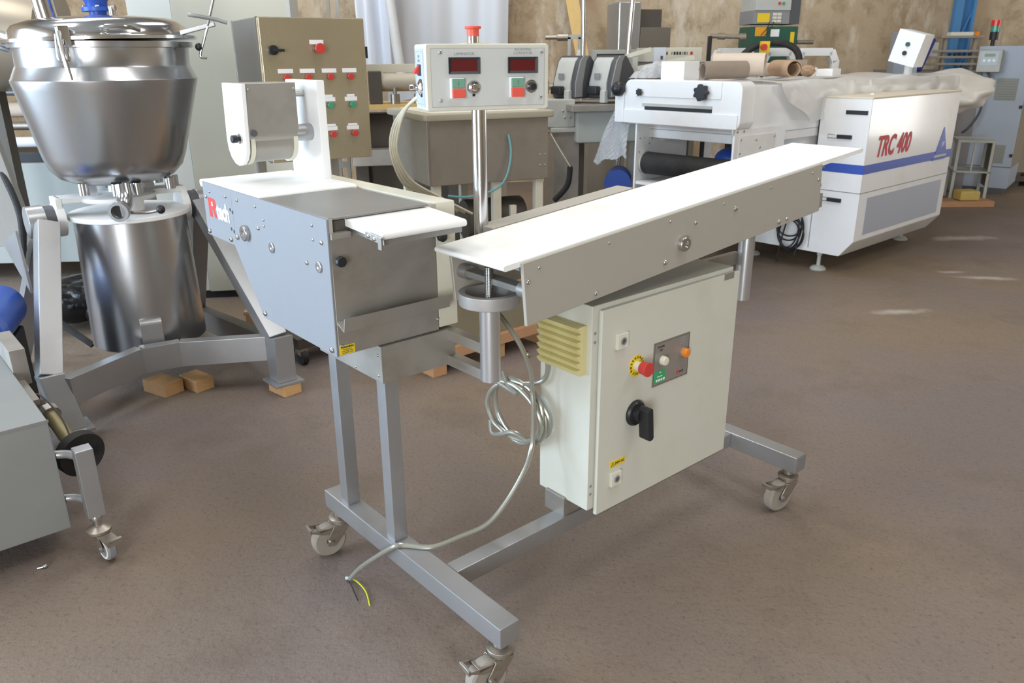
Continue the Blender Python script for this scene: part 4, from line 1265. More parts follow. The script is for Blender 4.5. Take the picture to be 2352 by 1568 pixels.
put(scroll('felt_roll', 0.060, 0.30, 1.6, FELT), -0.74, 0.42, ZT, 62, 'rolled dusty brown felt lying on the white tunnel machine', 'roll')
put(scroll('paper_roll', 0.085, 0.34, 1.2, PAPERT), -0.36, 0.56, ZT, 25, 'torn curled tan paper roll on the dust sheet, tallest of the litter', 'paper roll')
put(scroll('paper_roll', 0.060, 0.30, 1.2, CARD), -0.12, 0.36, ZT, -35, 'curled cardboard sleeve lying next to the tan paper roll', 'cardboard')
put(scroll('paper_roll', 0.050, 0.26, 1.4, PAPERT), 0.12, 0.60, ZT, 70, 'thin grey paper tube at the end of the litter', 'paper tube')
put(scroll('card_sleeve', 0.060, 0.22, 0.8, FELT), 0.50, 0.66, ZT, 30, 'brown curled card lying apart on the dust sheet', 'cardboard')
put(MB().box(-0.10, 0.10, -0.06, 0.06, 0, 0.05).obj('small_box', PLASTW, None, bevel=0.003), 0.62, 0.42, ZT, 10, 'small white box beside the brown curled card on the dust sheet', 'box')
put(MB().lathe([(0.035, 0), (0.045, 0.02), (0.05, 0.06), (0.03, 0.065), (0, 0.065)], n=16).obj('paper_cup', PLASTW, None), 0.40, 0.45, ZT, 0, 'crumpled white cup beside the small white box on the dust sheet', 'cup')
put(MB().box(-0.04, 0.04, -0.012, 0.012, 0, 0.008).obj('paper_scrap', PLASTW, None), 0.35, -0.06, 1.19, 20, 'white paper scrap on the cream top of the TRC 400 cabinet', 'paper scrap')


# bubble wrap hanging at the infeed end
def bubble(u, v):
    w = 0.10 + 0.22 * v
    return (-1.02 + 0.015 * math.sin(u * 9 + v * 5) + 0.004 * math.sin(u * 60) * math.sin(v * 60), 0.962 + w * u, 1.16 - 0.40 * v + 0.03 * math.sin(u * 4 + 1) + 0.012 * math.sin(u * 13))


bw = MB().grid(bubble, 46, 46, 0.01).obj('bubble_wrap', mat('clear_bubble_wrap', '#dfe2e6', 0.15, 0, 0.1, 40, bump=1.0, bscale=85, alpha=0.5), None, angle=80)
tag(bw, 'glittering bubble wrap hanging at the infeed head of the white tunnel machine', 'bubble wrap')
bw.location, bw.rotation_euler = (2.2, 5.526, 0), (0, 0, R(41.8))


# crumpled paper among the litter and a mound of film at the infeed end
def crumple(r, seed, m, name):
    rnd = random.Random(seed)
    k = [(rnd.uniform(3, 9), rnd.uniform(0, 6), rnd.uniform(3, 8)) for _ in range(4)]

    def f(u, v):
        a, t_ = 2 * math.pi * u, math.pi * v
        q = 1 + sum(0.10 * math.sin(p * a + s_) * math.sin(w_ * t_) for p, s_, w_ in [(round(k0[0]), k0[1], k0[2]) for k0 in k])
        return (r * 1.2 * q * math.sin(t_) * math.cos(a), r * q * math.sin(t_) * math.sin(a), r * 0.75 * (1 - math.cos(t_) * q))
    return MB().grid(f, 18, 10).obj(name, m, None, angle=25)


put(crumple(0.062, 3, PAPERT, 'crumpled_paper'), -0.22, 0.62, ZT + 0.006, 10, 'pinkish crumpled paper behind the cardboard sleeve on the dust sheet', 'paper')
put(crumple(0.05, 5, CARD, 'crumpled_paper'), 0.20, 0.36, ZT + 0.006, 40, 'brown crumpled paper ball next to the thin grey paper tube', 'paper')
put(crumple(0.045, 9, FELT, 'crumpled_paper'), 0.32, 0.62, ZT + 0.006, 70, 'grey crumpled paper between the thin tube and the curled card', 'paper')


def mound(u, v):
    h = math.sin(math.pi * u) ** 0.7 * math.sin(math.pi * v) ** 0.5
    return (-0.98 + 0.42 * u, 0.816 + 0.20 * v, 1.312 + 0.10 * h + 0.012 * math.sin(u * 21) * math.sin(v * 17))


mw = MB().grid(mound, 30, 22).obj('film_mound', bw.data.materials[0], None, angle=80)
tag(mw, 'mound of clear film behind the plain white carton on the tunnel machine', 'plastic film')
mw.location, mw.rotation_euler = (2.2, 5.526, 0), (0, 0, R(41.8))
# ================================================================== stainless push-button cabinet behind the laminator
SC = thing('push_button_cabinet', 'stainless control cabinet with red and green push buttons behind the roller head', 'cabinet', (-1.064, 3.60, 0), 30)
cbx = MB().box(0.0, 0.474, 0.02, 0.50, 1.01, 1.62).obj('cabinet_body', mat('wavy_stainless_sheet', '#cbc1a6', 0.27, 0.75, 0.05, 3, rvar=0.05, bump=0.25, bscale=2.2), SC, bevel=0.003)
MB().box(0.004, 0.470, 0.0, 0.018, 1.012, 1.618).obj('door', cbx.data.materials[0], cbx, bevel=0.003)
MB().box(-0.004, 0.006, 0.02, 0.026, 1.01, 1.62).obj('door_flange', BOLTM, cbx)
MB().box(0.470, 0.480, 0.0, 0.02, 1.45, 1.50).obj('hinge', BLACK, cbx)
MB().box(-0.003, 0.0, 0.03, 0.49, 1.015, 1.615).obj('side_panel', STEELD, cbx)
MB().box(-0.005, 0.001, 0.485, 0.50, 1.01, 1.62).obj('rear_flange', BOLTM, cbx)


def cab_button(x, z, r, m, ln=0.02, nm='push_button'):
    MB().cyl((x, 0.0, z), (x, -ln * 0.6, z), r * 0.85, 18).obj('button_base', BLACK, cbx)
    MB().cyl((x, -ln * 0.5, z), (x, -ln, z), r, 22).obj(nm, m, cbx, bevel=0.001, seg=1)


def cab_tag(x, z, w, h=0.018):
    MB().box(x - w / 2, x + w / 2, -0.0015, 0.0, z - h / 2, z + h / 2).obj('name_tag', PLASTW, cbx)


cab_button(0.250, 1.493, 0.021, RED, 0.045, 'emergency_button')
cab_tag(0.246, 1.519, 0.062)
for x in (0.098, 0.194, 0.293, 0.387):
    cab_button(x, 1.374, 0.0135, RED, 0.026)
    cab_tag(x, 1.400, 0.066)
for x in (0.284, 0.387):
    cab_button(x, 1.251, 0.0135, GREEN, 0.026)
    cab_tag(x - 0.002, 1.277, 0.058)
    cab_tag(x - 0.002, 1.291, 0.036, 0.012)
    cab_button(x + 0.001, 1.125, 0.0135, RED, 0.026)
    cab_tag(x - 0.002, 1.150, 0.058)
    cab_tag(x - 0.002, 1.163, 0.044, 0.012)
MB().cyl((0.05, 0, 1.486), (0.05, -0.03, 1.486), 0.020, 20).obj('selector_switch', BLACK, cbx)
MB().box(0.045, 0.092, -0.045, -0.03, 1.479, 1.491).obj('selector_handle', BLACK, cbx, bevel=0.002)
for x in (0.03, 0.40):
    MB().box(x, x + 0.04, 0.42, 0.46, 0.0, 1.01).obj('leg', STEELV, SC)
MB().box(0.02, 0.45, 0.42, 0.46, 0.25, 0.29).obj('stretcher', STEELV, SC)

# ================================================================== tall cream cabinet behind the kettle
WC = thing('tall_cabinet', 'tall cream steel cabinet standing behind the kettle mixer', 'cabinet', (-2.17, 4.85, 0), 8)
b1 = MB().box(0.0, 0.24, 0.02, 0.5, 0.05, 2.1).obj('side_bay', mat('pale_cream_enamel', '#c3c4bd', 0.4, 0, 0.02, 3), WC, bevel=0.004)
MB().box(0.245, 0.90, 0.0, 0.5, 0.05, 2.1).obj('main_bay', mat('cream_enamel', '#b3af9f', 0.4, 0.05, 0.03, 3), WC, bevel=0.004)
MB().box(0.885, 0.905, -0.004, 0.0, 0.05, 2.1).obj('edge_trim', LGREY, WC)
MB().box(0.0, 0.9, 0.03, 0.48, 0.0, 0.05).obj('plinth', BLACK, WC)
LDR = thing('steel_ladder', 'narrow grey steel ladder standing right behind the tall cream cabinet', 'ladder', (-1.125, 5.46, 0))
for x in (-0.03, 0.03):
    MB().box(x - 0.01, x + 0.01, -0.01, 0.01, 0, 2.2).obj('rail', LGREY, LDR)
for k in range(14):
    MB().box(-0.02, 0.02, -0.01, 0.01, 0.15 + k * 0.15, 0.19 + k * 0.15).obj('rung', LGREY, LDR)

# ================================================================== white roller machine far left
RM = thing('roller_machine', 'long white machine with rollers and bars behind the kettle mixer', 'machine', (-4.6, 5.3, 0), 4)
MB().box(0.0, 1.85, 0.0, 0.9, 0.12, 0.80).obj('body', mat('greyish_white_enamel', '#a3a7a3', 0.45, 0, 0.02, 3), RM, bevel=0.006)
MB().box(0.0, 1.85, 0.05, 0.85, 0.80, 0.86).obj('dark_channel', BLACK, RM)
for i, (z, r, m) in enumerate(((0.92, 0.035, WHITEM), (1.02, 0.03, IRON), (1.12, 0.05, PAPERT), (1.24, 0.03, STEEL), (1.36, 0.05, CREAM))):
    MB().cyl((0.05, 0.2 + 0.12 * i, z), (1.8, 0.2 + 0.12 * i, z), r, 18).obj('roller', m, RM)
MB().box(0.0, 0.06, 0.02, 0.88, 0.8, 1.5).obj('end_plate', LGREY, RM)
MB().box(1.60, 1.64, 0.02, 0.88, 0.8, 1.45).obj('end_plate', GREYDK, RM)
for k in range(5):
    MB().cyl((1.45 + 0.03 * k, 0.12, 0.95 + 0.07 * k), (1.52 + 0.03 * k, 0.05, 0.95 + 0.07 * k), 0.02, 10).obj('clamp_screw', IRON, RM)
MB().box(0.0, 1.8, 0.3, 0.86, 1.42, 1.5).obj('top_bar', CREAM, RM)
for x in (0.1, 1.65):
    MB().box(x, x + 0.12, 0.1, 0.22, 0.0, 0.12).obj('foot', GREYDK, RM)
# long steel chute panel in front of it, left edge of view
CH = thing('steel_chute', 'tall narrow dull steel chute with hanging black cable beside the kettle mixer', 'chute', (-2.62, 4.0, 0), 12)
MB().hexa([(-0.30, 0.0, 0.55), (0.16, 0.0, 0.55), (0.16, 0.06, 0.55), (-0.30, 0.06, 0.55), (-0.30, 0.25, 1.42), (-0.06, 0.25, 1.42), (-0.06, 0.31, 1.42), (-0.30, 0.31, 1.42)]).obj('chute_panel', STEELD, CH, bevel=0.004)
MB().box(-0.26, -0.20, 0.05, 0.11, 0.0, 0.6).obj('leg', STEELD, CH)
MB().tube([(-0.02, 0.18, 0.98), (0.05, 0.1, 0.88), (0.11, 0.02, 0.70), (0.10, -0.02, 0.45), (0.16, -0.10, 0.25), (0.40, -0.2, 0.05)], 0.016, 10).obj('black_cable', BLACKM, CH)
# ducting above, crossing the top left corner
HC = thing('hopper_cone', 'dull steel cone hopper on a post, left of the kettle lid', 'hopper', (-3.1, 5.0, 0))
MB().lathe([(0.0, -0.7), (0.10, -0.7), (0.30, -0.2), (0.34, 0.1), (0.30, 0.4), (0, 0.4)], (0, 0, 1.62), 30, (0.95, 0.1, -0.12)).obj('cone', mat('dull_tan_steel', '#a79c8b', 0.35, 0.6, 0.06, 4), HC)
MB().box(-0.04, 0.04, -0.04, 0.04, 0, 1.6).obj('post', GREYDK, HC)

# black plastic bundle and pallet boards behind the drum
bg = MB()
for i in range(9):
    bg.sphere((random.uniform(-0.28, 0.28), random.uniform(-0.1, 0.12), 0.12 + random.uniform(0, 0.13)), 0.11 + random.uniform(0, 0.04), 14, 9, (1.4, 1.0, 0.8))
tag(bg.obj('black_plastic_bundle', mat('glossy_black_polythene', '#16171a', 0.22, 0, bump=0.8, bscale=16), None), 'crumpled black polythene bundle on the floor behind the kettle drum', 'plastic bundle').location = (-2.32, 4.42, -0.02)
PLt = thing('pallet', 'dusty wooden pallet behind the kettle mixer', 'pallet', (-1.22, 4.48, 0), 5)
for i in range(5):
    MB().box(-0.3, 0.3, -0.24 + i * 0.10, -0.16 + i * 0.10, 0.10, 0.122).obj('plank', WOODP, PLt, bevel=0.002)
for x in (-0.29, -0.03, 0.22):
    MB().box(x, x + 0.07, -0.24, 0.24, 0.0, 0.10).obj('bearer', WOODP, PLt, bevel=0.002)
DL = thing('castor_dolly', 'low dark board on small black castors beyond the right foot of the kettle mixer', 'dolly', (-1.02, 3.86, 0), 40)
MB().box(-0.14, 0.14, -0.10, 0.10, 0.085, 0.14).obj('board', GREYDK, DL, bevel=0.003)
for x in (-0.11, 0.11):
    for y in (-0.08, 0.08):
        MB().cyl((x - 0.015, y, 0.04), (x + 0.015, y, 0.04), 0.04, 18).obj('wheel', BLACKM, DL)
        MB().box(x - 0.02, x + 0.02, y - 0.02, y + 0.02, 0.05, 0.086).obj('fork', IRON, DL)

# ================================================================== steel tub on white legs behind the control pole
TB = thing('steel_tub', 'square stainless tub with rolled rim on white legs behind the control pole', 'tub', (-0.413, 4.1, 0), 24)
tb = MB().box(-0.01, 0.675, 0.0, 0.60, 0.825, 1.155).obj('tub_body', mat('scuffed_tub_steel', '#aba59c', 0.36, 0.6, 0.10, 4, rvar=0.08, dirt='#7f766c', dscale=5, damt=0.3), TB, bevel=0.008)
MB().rbox(-0.04, 0.705, -0.03, 0.63, 1.150, 1.185, 0.03, 'z').obj('rim', mat('tan_rim_paint', '#b0aa99', 0.5, 0.2, 0.06, 5), tb, bevel=0.008)
MB().rbox(0.02, 0.645, 0.03, 0.57, 1.184, 1.187, 0.03, 'z').obj('tub_contents', CREAM, tb)
MB().box(-0.006, 0.006, -0.004, 0.0, 0.83, 1.15).obj('corner_seam', BOLTM, tb)
for x in (0.628, 0.655):
    for z in (0.90, 0.955):
        bolt(tb, (x, 0.0, z), NY, 5)
for x in (0.02, 0.36, 0.61):
    for y in (0.02, 0.52):
        MB().box(x, x + 0.045, y, y + 0.045, 0.02, 0.825).obj('leg', CREAM, TB, bevel=0.003)
MB().box(0.0, 0.66, 0.02, 0.065, 0.44, 0.485).obj('stretcher', CREAM, TB, bevel=0.003)
MB().box(0.0, 0.66, 0.52, 0.565, 0.30, 0.345).obj('stretcher', CREAM, TB, bevel=0.003)
MB().box(0.46, 0.495, 0.02, 0.05, 0.46, 0.69).obj('short_post', CREAM, TB, bevel=0.003)
MB().box(0.05, 0.62, 0.08, 0.5, 0.10, 0.42).obj('motor_housing', GREYDK, TB, bevel=0.01)
MB().cyl((0.25, 0.2, 0.60), (0.60, 0.2, 0.60), 0.11, 24).obj('motor', GREYDK, TB, bevel=0.01)
MB().tube([(0.435, -0.012, 1.07), (0.44, -0.03, 0.97), (0.40, -0.05, 0.85), (0.33, -0.04, 0.79), (0.20, 0.0, 0.76), (0.10, 0.02, 0.77)], 0.006, 8).obj('teal_hose', TEAL, TB)

# steel-sided skid crate with timber runners, seen under the conveyor end
SK = thing('skid_crate', 'low steel-sided crate on wooden skids beneath the tub', 'crate', (-0.30, 3.62, 0), 40.67)
MB().box(-0.15, 0.66, 0.0, 0.20, 0.13, 0.36).obj('crate_side', mat('tarnished_steel_panel', '#a09a86', 0.4, 0.5, 0.10, 4, dirt='#8a836a', dscale=4, damt=0.4), SK, bevel=0.004)
for i in range(3):
    MB().box(-0.15, 0.68, -0.03 + i * 0.085, 0.04 + i * 0.085, 0.075, 0.13).obj('timber_runner', WOODP, SK, bevel=0.002)
    MB().box(-0.20, 0.66, 0.0 + i * 0.07, 0.05 + i * 0.07, 0.362, 0.395).obj('timber_batten', WOODP, SK, bevel=0.002)
for x in (-0.12, 0.25, 0.58):
    MB().box(x, x + 0.08, -0.02, 0.20, 0.0, 0.075).obj('skid_block', WOODP, SK, bevel=0.002)
MB().lathe([(0.045, 0.396), (0.05, 0.40), (0.05, 0.415), (0.03, 0.42), (0, 0.42)], (0.42, 0.10, 0), 24).obj('grey_disc', MGREY, SK)
MB().box(0.2, 0.62, 0.06, 0.2, 0.396, 0.408).obj('yellow_board', WOODY, SK)
tag(MB().lathe([(0.012, 0), (0.012, 0.006), (0.019, 0.008), (0.019, 0.02), (0.011, 0.024), (0.011, 0.03), (0.0, 0.031)], (0, 0, 0), 8).obj('floor_nut', CHROME, None),
    'shiny flanged nut on the floor beside the timber skids', 'nut').location = (0.075, 3.80, 0)

# rollers and bars machine between cabinet and tub
RB = thing('bar_machine', 'dusty machine of bars and rollers between the button cabinet and the tub', 'machine', (-1.0, 5.1, 0), 12)
MB().box(0.0, 0.75, 0.1, 0.5, 1.14, 1.17).obj('wood_shelf', WOODY, RB)
MB().cyl((0.18, 0.2, 1.30), (0.80, 0.2, 1.30), 0.055, 24).obj('roller', mat('tan_roller', '#b7ad9a', 0.5, 0.1), RB)
MB().box(0.14, 0.22, 0.14, 0.26, 1.17, 1.37).obj('bearing_block', GREYDK, RB, bevel=0.006)
MB().box(0.0, 0.8, 0.3, 0.4, 1.36, 1.41).obj('top_bar', CREAM, RB)
for x in (0.03, 0.3, 0.45, 0.6):
    MB().cyl((x, 0.15, 1.17), (x, 0.15, 1.23), 0.03, 12).obj('clamp', IRON, RB)
    MB().cyl((x, 0.15, 1.23), (x, 0.15, 1.27), 0.012, 8).obj('clamp_screw', IRON, RB)
for x in (0.02, 0.62):
    MB().box(x, x + 0.08, 0.1, 0.18, 0.0, 1.14).obj('frame_leg', GREYDK, RB)
MB().box(0.0, 0.42, 0.0, 0.14, 0.80, 0.90).obj('steel_tray', STEELV, RB, bevel=0.006)
MB().box(0.1, 0.7, 0.2, 0.5, 0.15, 1.1).obj('dark_cover', GREYDK, RB)

# ================================================================== white sheets hung on the back wall
def hang(u, v):
    return (-1.40 + 1.36 * u + 0.04 * (1 - v), 0.03 * math.sin(u * 26) + 0.02 * math.sin(u * 11 + 1), 2.7 - 1.75 * v + 0.25 * u * v)


WS = mat('white_tarpaulin', '#dcdfe4', 0.5, 0, 0.03, 3, bump=0.2, bscale=5)
o = MB().grid(hang, 60, 14, 0.01).obj('hanging_sheet', WS, None, angle=80)
tag(o, 'wide white sheet hanging on the tan wall behind the control box', 'sheet').location = (0, 9.45, 0)


def hang2(u, v):
    return (-1.66 + 0.36 * u + 0.03 * v, 0.05 * math.sin(u * 9 + 1.5), 2.7 - 1.40 * v)


o = MB().grid(hang2, 24, 14, 0.01).obj('hanging_sheet', mat('bright_polythene', '#e8eef8', 0.35, 0, 0.03, 3, coat=0.3), None, angle=80)
tag(o, 'narrow bright bluish sheet hanging beside the wide white sheet', 'sheet').location = (0, 9.1, 0)
rl = MB().cyl((-1.28, 8.9, 2.35), (-1.16, 8.9, 1.26), 0.05, 20).obj('sheet_roll', WHITEM, None)
tag(rl, 'white rolled tube leaning against the wide white sheet', 'tube')

# leaning yellow plank
tag(MB().beam((0.82, 9.35, 1.36), (0.58, 9.7, 2.6), 0.14, 0.05, up=(0, 1, 0)).beam((1.06, 8.99, 0.12), (0.82, 9.35, 1.36), 0.14, 0.05, up=(0, 1, 0)).obj('plank', WOODY, None), 'yellow timber plank leaning on the tan wall', 'plank')

# ================================================================== twin-headed grey machine
TW = thing('twin_head_machine', 'grey machine with two black-sided sloping heads on a steel shelf', 'machine', (0.345, 6.05, -0.219), 14)
TW.scale = (1.15, 1.15, 1.15)
for i, (x, y) in enumerate(((-0.01, 0.06), (0.20, -0.02))):
    prof = [(-0.01, 1.20), (-0.01, 1.29), (0.035, 1.42), (0.075, 1.455), (0.15, 1.455), (0.24, 1.36), (0.26, 1.20)]
    hdx = MB().prism(prof, 'x', 0.0, 0.185).obj('head', mat('charcoal_casting', '#4a4b4e', 0.5), TW, bevel=0.012)
    hdx.location = (x, y, 0)
    hdx.rotation_euler = (0, 0, R(-56))
    MB().prism([(-0.022, 1.235), (-0.022, 1.295), (0.026, 1.42), (0.056, 1.446), (0.066, 1.438), (0.03, 1.40), (0.0, 1.30), (0.0, 1.235)], 'x', 0.018, 0.150).obj('face_plate', LGREY, hdx, bevel=0.006)
    MB().prism([(-0.012, 1.21), (-0.012, 1.295), (0.034, 1.425), (0.07, 1.455), (0.12, 1.456), (0.09, 1.42), (0.06, 1.30), (0.055, 1.21)], 'x', 0.183, 0.190).obj('side_trim', MGREY, hdx)
    MB().box(0.03, 0.11, -0.07, -0.02, 1.225, 1.275).obj('clamp_jaw', BLACK, hdx, bevel=0.01)
    MB().box(0.115, 0.155, -0.04, 0.0, 1.175, 1.25).obj('side_lug', LGREY, hdx, bevel=0.006)
    MB().box(0.06, 0.10, -0.026, -0.018, 1.315, 1.35).obj('badge', MGREY, hdx)
    MB().cyl((0.01, 0.02, 1.27), (-0.04, 0.0, 1.27), 0.02, 12).obj('side_knob', IRON, hdx)
MB().box(0.02, 0.56, -0.24, 0.30, 1.13, 1.17).obj('shelf', STEELV, TW, bevel=0.004)
MB().box(0.08, 0.55, -0.15, 0.30, 0.93, 1.13).obj('gearbox', mat('grey_green_enamel', '#b4bab6', 0.45, 0, 0.02, 4), TW, bevel=0.02)
MB().box(-0.10, 0.08, -0.12, 0.10, 1.03, 1.20).obj('motor_cover', LGREY, TW, bevel=0.01)
for a, b_ in ((0.0, 1.13), (0.035, 1.13), (0.01, 1.09), (0.045, 1.09)):
    bolt(TW, (a, -0.12, b_), NY, 8)
MB().box(-0.06, 0.12, -0.1, 0.10, 0.1905, 1.03).obj('steel_column', STEELV, TW, bevel=0.006)
MB().box(0.12, 0.17, -0.05, 0.15, 0.1905, 0.93).obj('dark_column', GREYDK, TW)
MB().box(-0.08, 0.14, -0.13, 0.12, 1.0, 1.03).obj('collar', LGREY, TW, bevel=0.006)
MB().tube([(-0.09, -0.15, 1.0), (-0.04, -0.2, 0.9), (0.02, -0.22, 0.80)], 0.004, 8).obj('thin_cable', CABLEY, TW)
MB().tube([(0.02, -0.22, 0.80), (0.01, -0.2, 0.68), (-0.06, -0.15, 0.58)], 0.018, 10).obj('black_hose', BLACKM, TW)
TWi = (Matrix.Translation((0.345, 6.05, -0.219)) @ Matrix.Rotation(R(14), 4, 'Z') @ Matrix.Diagonal((1.15, 1.15, 1.15, 1))).inverted()
for p, q in (((0.90, 6.6, 1.442), (1.10, 6.6, 1.497)), ((0.93, 6.4, 1.352), (1.40, 6.4, 1.436))):
    MB().beam(p, q, 0.035, 0.03).obj('pale_bar', CREAM, TW).matrix_local = TWi
MB().box(0.93, 0.97, 6.38, 6.62, 0.0, 1.44).obj('bar_post', LGREY, TW).matrix_local = TWi
tag(MB().box(1.0, 1.45, 6.25, 6.75, 0.0, 0.03).box(1.02, 1.4, 6.3, 6.38, 0.03, 0.08).obj('floor_boards', WOODP, None), 'wooden boards on the floor under the twin-headed machine', 'boards')
MM = MB().tube([(0.95, 6.2, 0.42), (1.1, 6.1, 0.36), (1.28, 6.05, 0.30), (1.22, 6.1, 0.24), (1.05, 6.2, 0.30), (0.95, 6.2, 0.42)], 0.03, 10)
MM.box(1.0, 1.2, 6.1, 6.2, 0.03, 0.27)
tag(MM.obj('belt_guard', GREYDK, None), 'grey curved belt guard on the wooden boards behind the conveyor', 'guard')
tag(MB().cyl((0.80, 6.0, 0.55), (0.84, 6.25, 0.55), 0.10, 24).box(0.78, 0.88, 6.05, 6.2, 0.0, 0.47).obj('blue_motor', BLUE, None), 'small blue motor standing behind the twin-headed machine', 'motor')
# bright rods and clamp rail behind
tag(MB().cyl((0.615, 7.0, 0.0), (0.60, 7.0, 2.3), 0.021, 14).obj('steel_rod', POLISH, None), 'bright upright steel rod nearest the yellow plank', 'rod', 'bright upright rods')
tag(MB().cyl((0.90, 7.0, 0.0), (1.02, 7.0, 2.2), 0.022, 14).obj('steel_rod', POLISH, None), 'bright leaning steel rod in front of the wrapped steel cabinet', 'rod', 'bright upright rods')
CLr = thing('screw_clamp', 'grey screw clamp on two posts left of the bright rods', 'clamp', (0.30, 7.2, 0), 0)
MB().cyl((0.0, 0, 1.60), (0.14, 0, 1.60), 0.018, 12).cyl((0.10, 0, 1.60), (0.19, 0, 1.60), 0.03, 12).obj('spindle', IRON, CLr)
MB().box(0.19, 0.30, -0.02, 0.02, 1.585, 1.62).obj('crosshead', LGREY, CLr)
for x in (0.19, 0.28):
    MB().box(x, x + 0.025, -0.02, 0.02, 0.0, 1.6).obj('post', LGREY, CLr)
MB().box(0.27, 0.33, -0.03, 0.03, 1.40, 1.50).obj('white_block', PLASTW, CLr)

# far low machine behind the twin heads
FM = thing('low_bench_machine', 'dusty low bench machine with a dark slotted guard in front of the tan wall', 'machine', (0.70, 7.4, 0), 6)
MB().box(0.0, 1.0, 0.0, 0.5, 0.0, 1.30).obj('bench', mat('dusty_grey_bench', '#8f877a', 0.7, 0, 0.1, 5), FM, bevel=0.01)
MB().box(0.02, 0.42, -0.01, 0.1, 1.36, 1.50).obj('guard_plate', LGREY, FM, bevel=0.004)
MB().box(0.06, 0.38, -0.02, 0.0, 1.385, 1.465).obj('dark_slot', BLACK, FM)

# wrapped steel cabinet at the wall
WSC = thing('wrapped_steel_cabinet', 'steel cabinet half wrapped in clear film against the tan wall', 'cabinet', (1.02, 8.0, 0), 10)
MB().box(0.0, 0.22, 0.0, 0.4, 0.6, 1.93).obj('wrapped_column', mat('film_wrapped_steel', '#b4b6b6', 0.2, 0.6, 0.1, 5, bump=0.3, bscale=6), WSC, bevel=0.02)
MB().box(0.22, 0.44, 0.05, 0.4, 0.6, 1.86).obj('upper_case', GREYDK, WSC, bevel=0.004)
MB().box(0.22, 0.52, 0.0, 0.4, 0.6, 1.70).obj('lower_case', mat('dark_brushed_case', '#87827a', 0.4, 0.6, 0.06, 4), WSC, bevel=0.004)
for x in (0.02, 0.44):
    MB().box(x, x + 0.06, 0.05, 0.35, 0.0, 0.6).obj('leg', GREYDK, WSC)

# cream appliance with lettering
CA = thing('lettered_appliance', 'cream appliance with a row of dark and red lettering behind the white carton', 'appliance', (1.16, 6.8, 0), 12)
MB().box(0.0, 0.42, 0.0, 0.4, 1.40, 1.51).obj('case', CREAM, CA, bevel=0.006)
MB().box(-0.002, 0.10, -0.01, 0.0, 1.385, 1.512).obj('end_cap', mat('pale_blue_white_panel', '#d8e0ea', 0.4), CA)
MB().box(0.055, 0.075, -0.014, -0.009, 1.42, 1.447).obj('socket', DGREY, CA)
for i, (x, w_, m) in enumerate(((0.108, 0.012, PRINT), (0.150, 0.010, PRINTG), (0.170, 0.018, PRINT), (0.194, 0.018, PRINT), (0.220, 0.016, PRINT), (0.243, 0.012, PRINTG), (0.262, 0.012, PRINT), (0.281, 0.014, PRINTG), (0.315, 0.022, REDTXT))):
    MB().box(x, x + w_, -0.0012, 0.0, 1.455, 1.478).obj('print_mark', m, CA)
MB().box(0.02, 0.44, 0.05, 0.4, 1.33, 1.40).obj('base', MGREY, CA)
for x in (0.06, 0.34):
    MB().box(x, x + 0.06, 0.1, 0.3, 0.0, 1.33).obj('stand_leg', GREYDK, CA)


# white hoop frames and bent black pipe behind the tunnel machine
def hoop(x, y, w, label):
    t = thing('hoop_frame', label, 'frame', (x, y, 0), 8, 'white hoop frames behind the tunnel machine')
    z = 1.50
    b = MB()
    for p, q in (((0, 0, 0.0), (0, 0, z - 0.10)), ((0, 0, z - 0.12), (0.05, 0, z - 0.02)), ((0.04, 0, z - 0.03), (w - 0.04, 0, z - 0.03)), ((w - 0.05, 0, z - 0.02), (w, 0, z - 0.12)), ((w, 0, z - 0.10), (w, 0, 0.0))):
        b.beam(p, q, 0.07, 0.055, up=(0, 1, 0))
    b.obj('bent_tube', WHITEM, t, bevel=0.006)
    MB().box(0.03, w - 0.03, 0.03, 0.10, 1.20, 1.30).obj('cross_panel', LGREY, t)
    return t


hoop(1.74, 7.2, 0.36, 'white hoop frame next to the cream lettered appliance')
hoop(2.17, 7.25, 0.30, 'white hoop frame in front of the green control box')
hoop(2.62, 7.70, 0.38, 'white hoop frame right of the bent black pipe')
tag(MB().tube([(1.905, 7.11, 1.28), (1.945, 7.11, 1.42), (2.07, 7.11, 1.52), (2.21, 7.11, 1.545), (2.36, 7.11, 1.52), (2.44, 7.11, 1.44), (2.46, 7.11, 1.28)], 0.028, 12).cyl((1.905, 7.11, 0), (1.905, 7.11, 1.3), 0.028, 10).cyl((2.46, 7.11, 0), (2.46, 7.11, 1.3), 0.028, 10)
    .obj('bent_pipe', BLACKM, None), 'black pipe bent in an arch between the white hoop frames', 'pipe')
SP = thing('valve_spindle', 'grey valve spindle on a black post behind the cream appliance', 'spindle', (1.66, 7.1, 0), 0)
MB().box(0.0, 0.03, -0.02, 0.02, 0.0, 1.60).obj('post', BLACK, SP)
MB().cyl((0.02, 0, 1.60), (0.30, 0, 1.59), 0.018, 12).cyl((0.08, 0, 1.598), (0.14, 0, 1.596), 0.027, 12).cyl((0.26, 0, 1.59), (0.31, 0, 1.59), 0.032, 12).obj('spindle', IRON, SP)
EB = MB().box(-0.035, 0.035, -0.03, 0.03, 0.0, 0.09).obj('stop_box', YELLOW, None, bevel=0.004)
tag(EB, 'small yellow stop switch box with red button between the hoop frames', 'switch').location = (2.12, 7.03, 1.465)
MB().cyl((-0.02, -0.03, 0.045), (-0.02, -0.06, 0.045), 0.026, 16).obj('stop_button', RED, EB)
MB().box(-0.01, 0.01, -0.01, 0.01, -1.465, 0.0).obj('post', BLACK, EB)

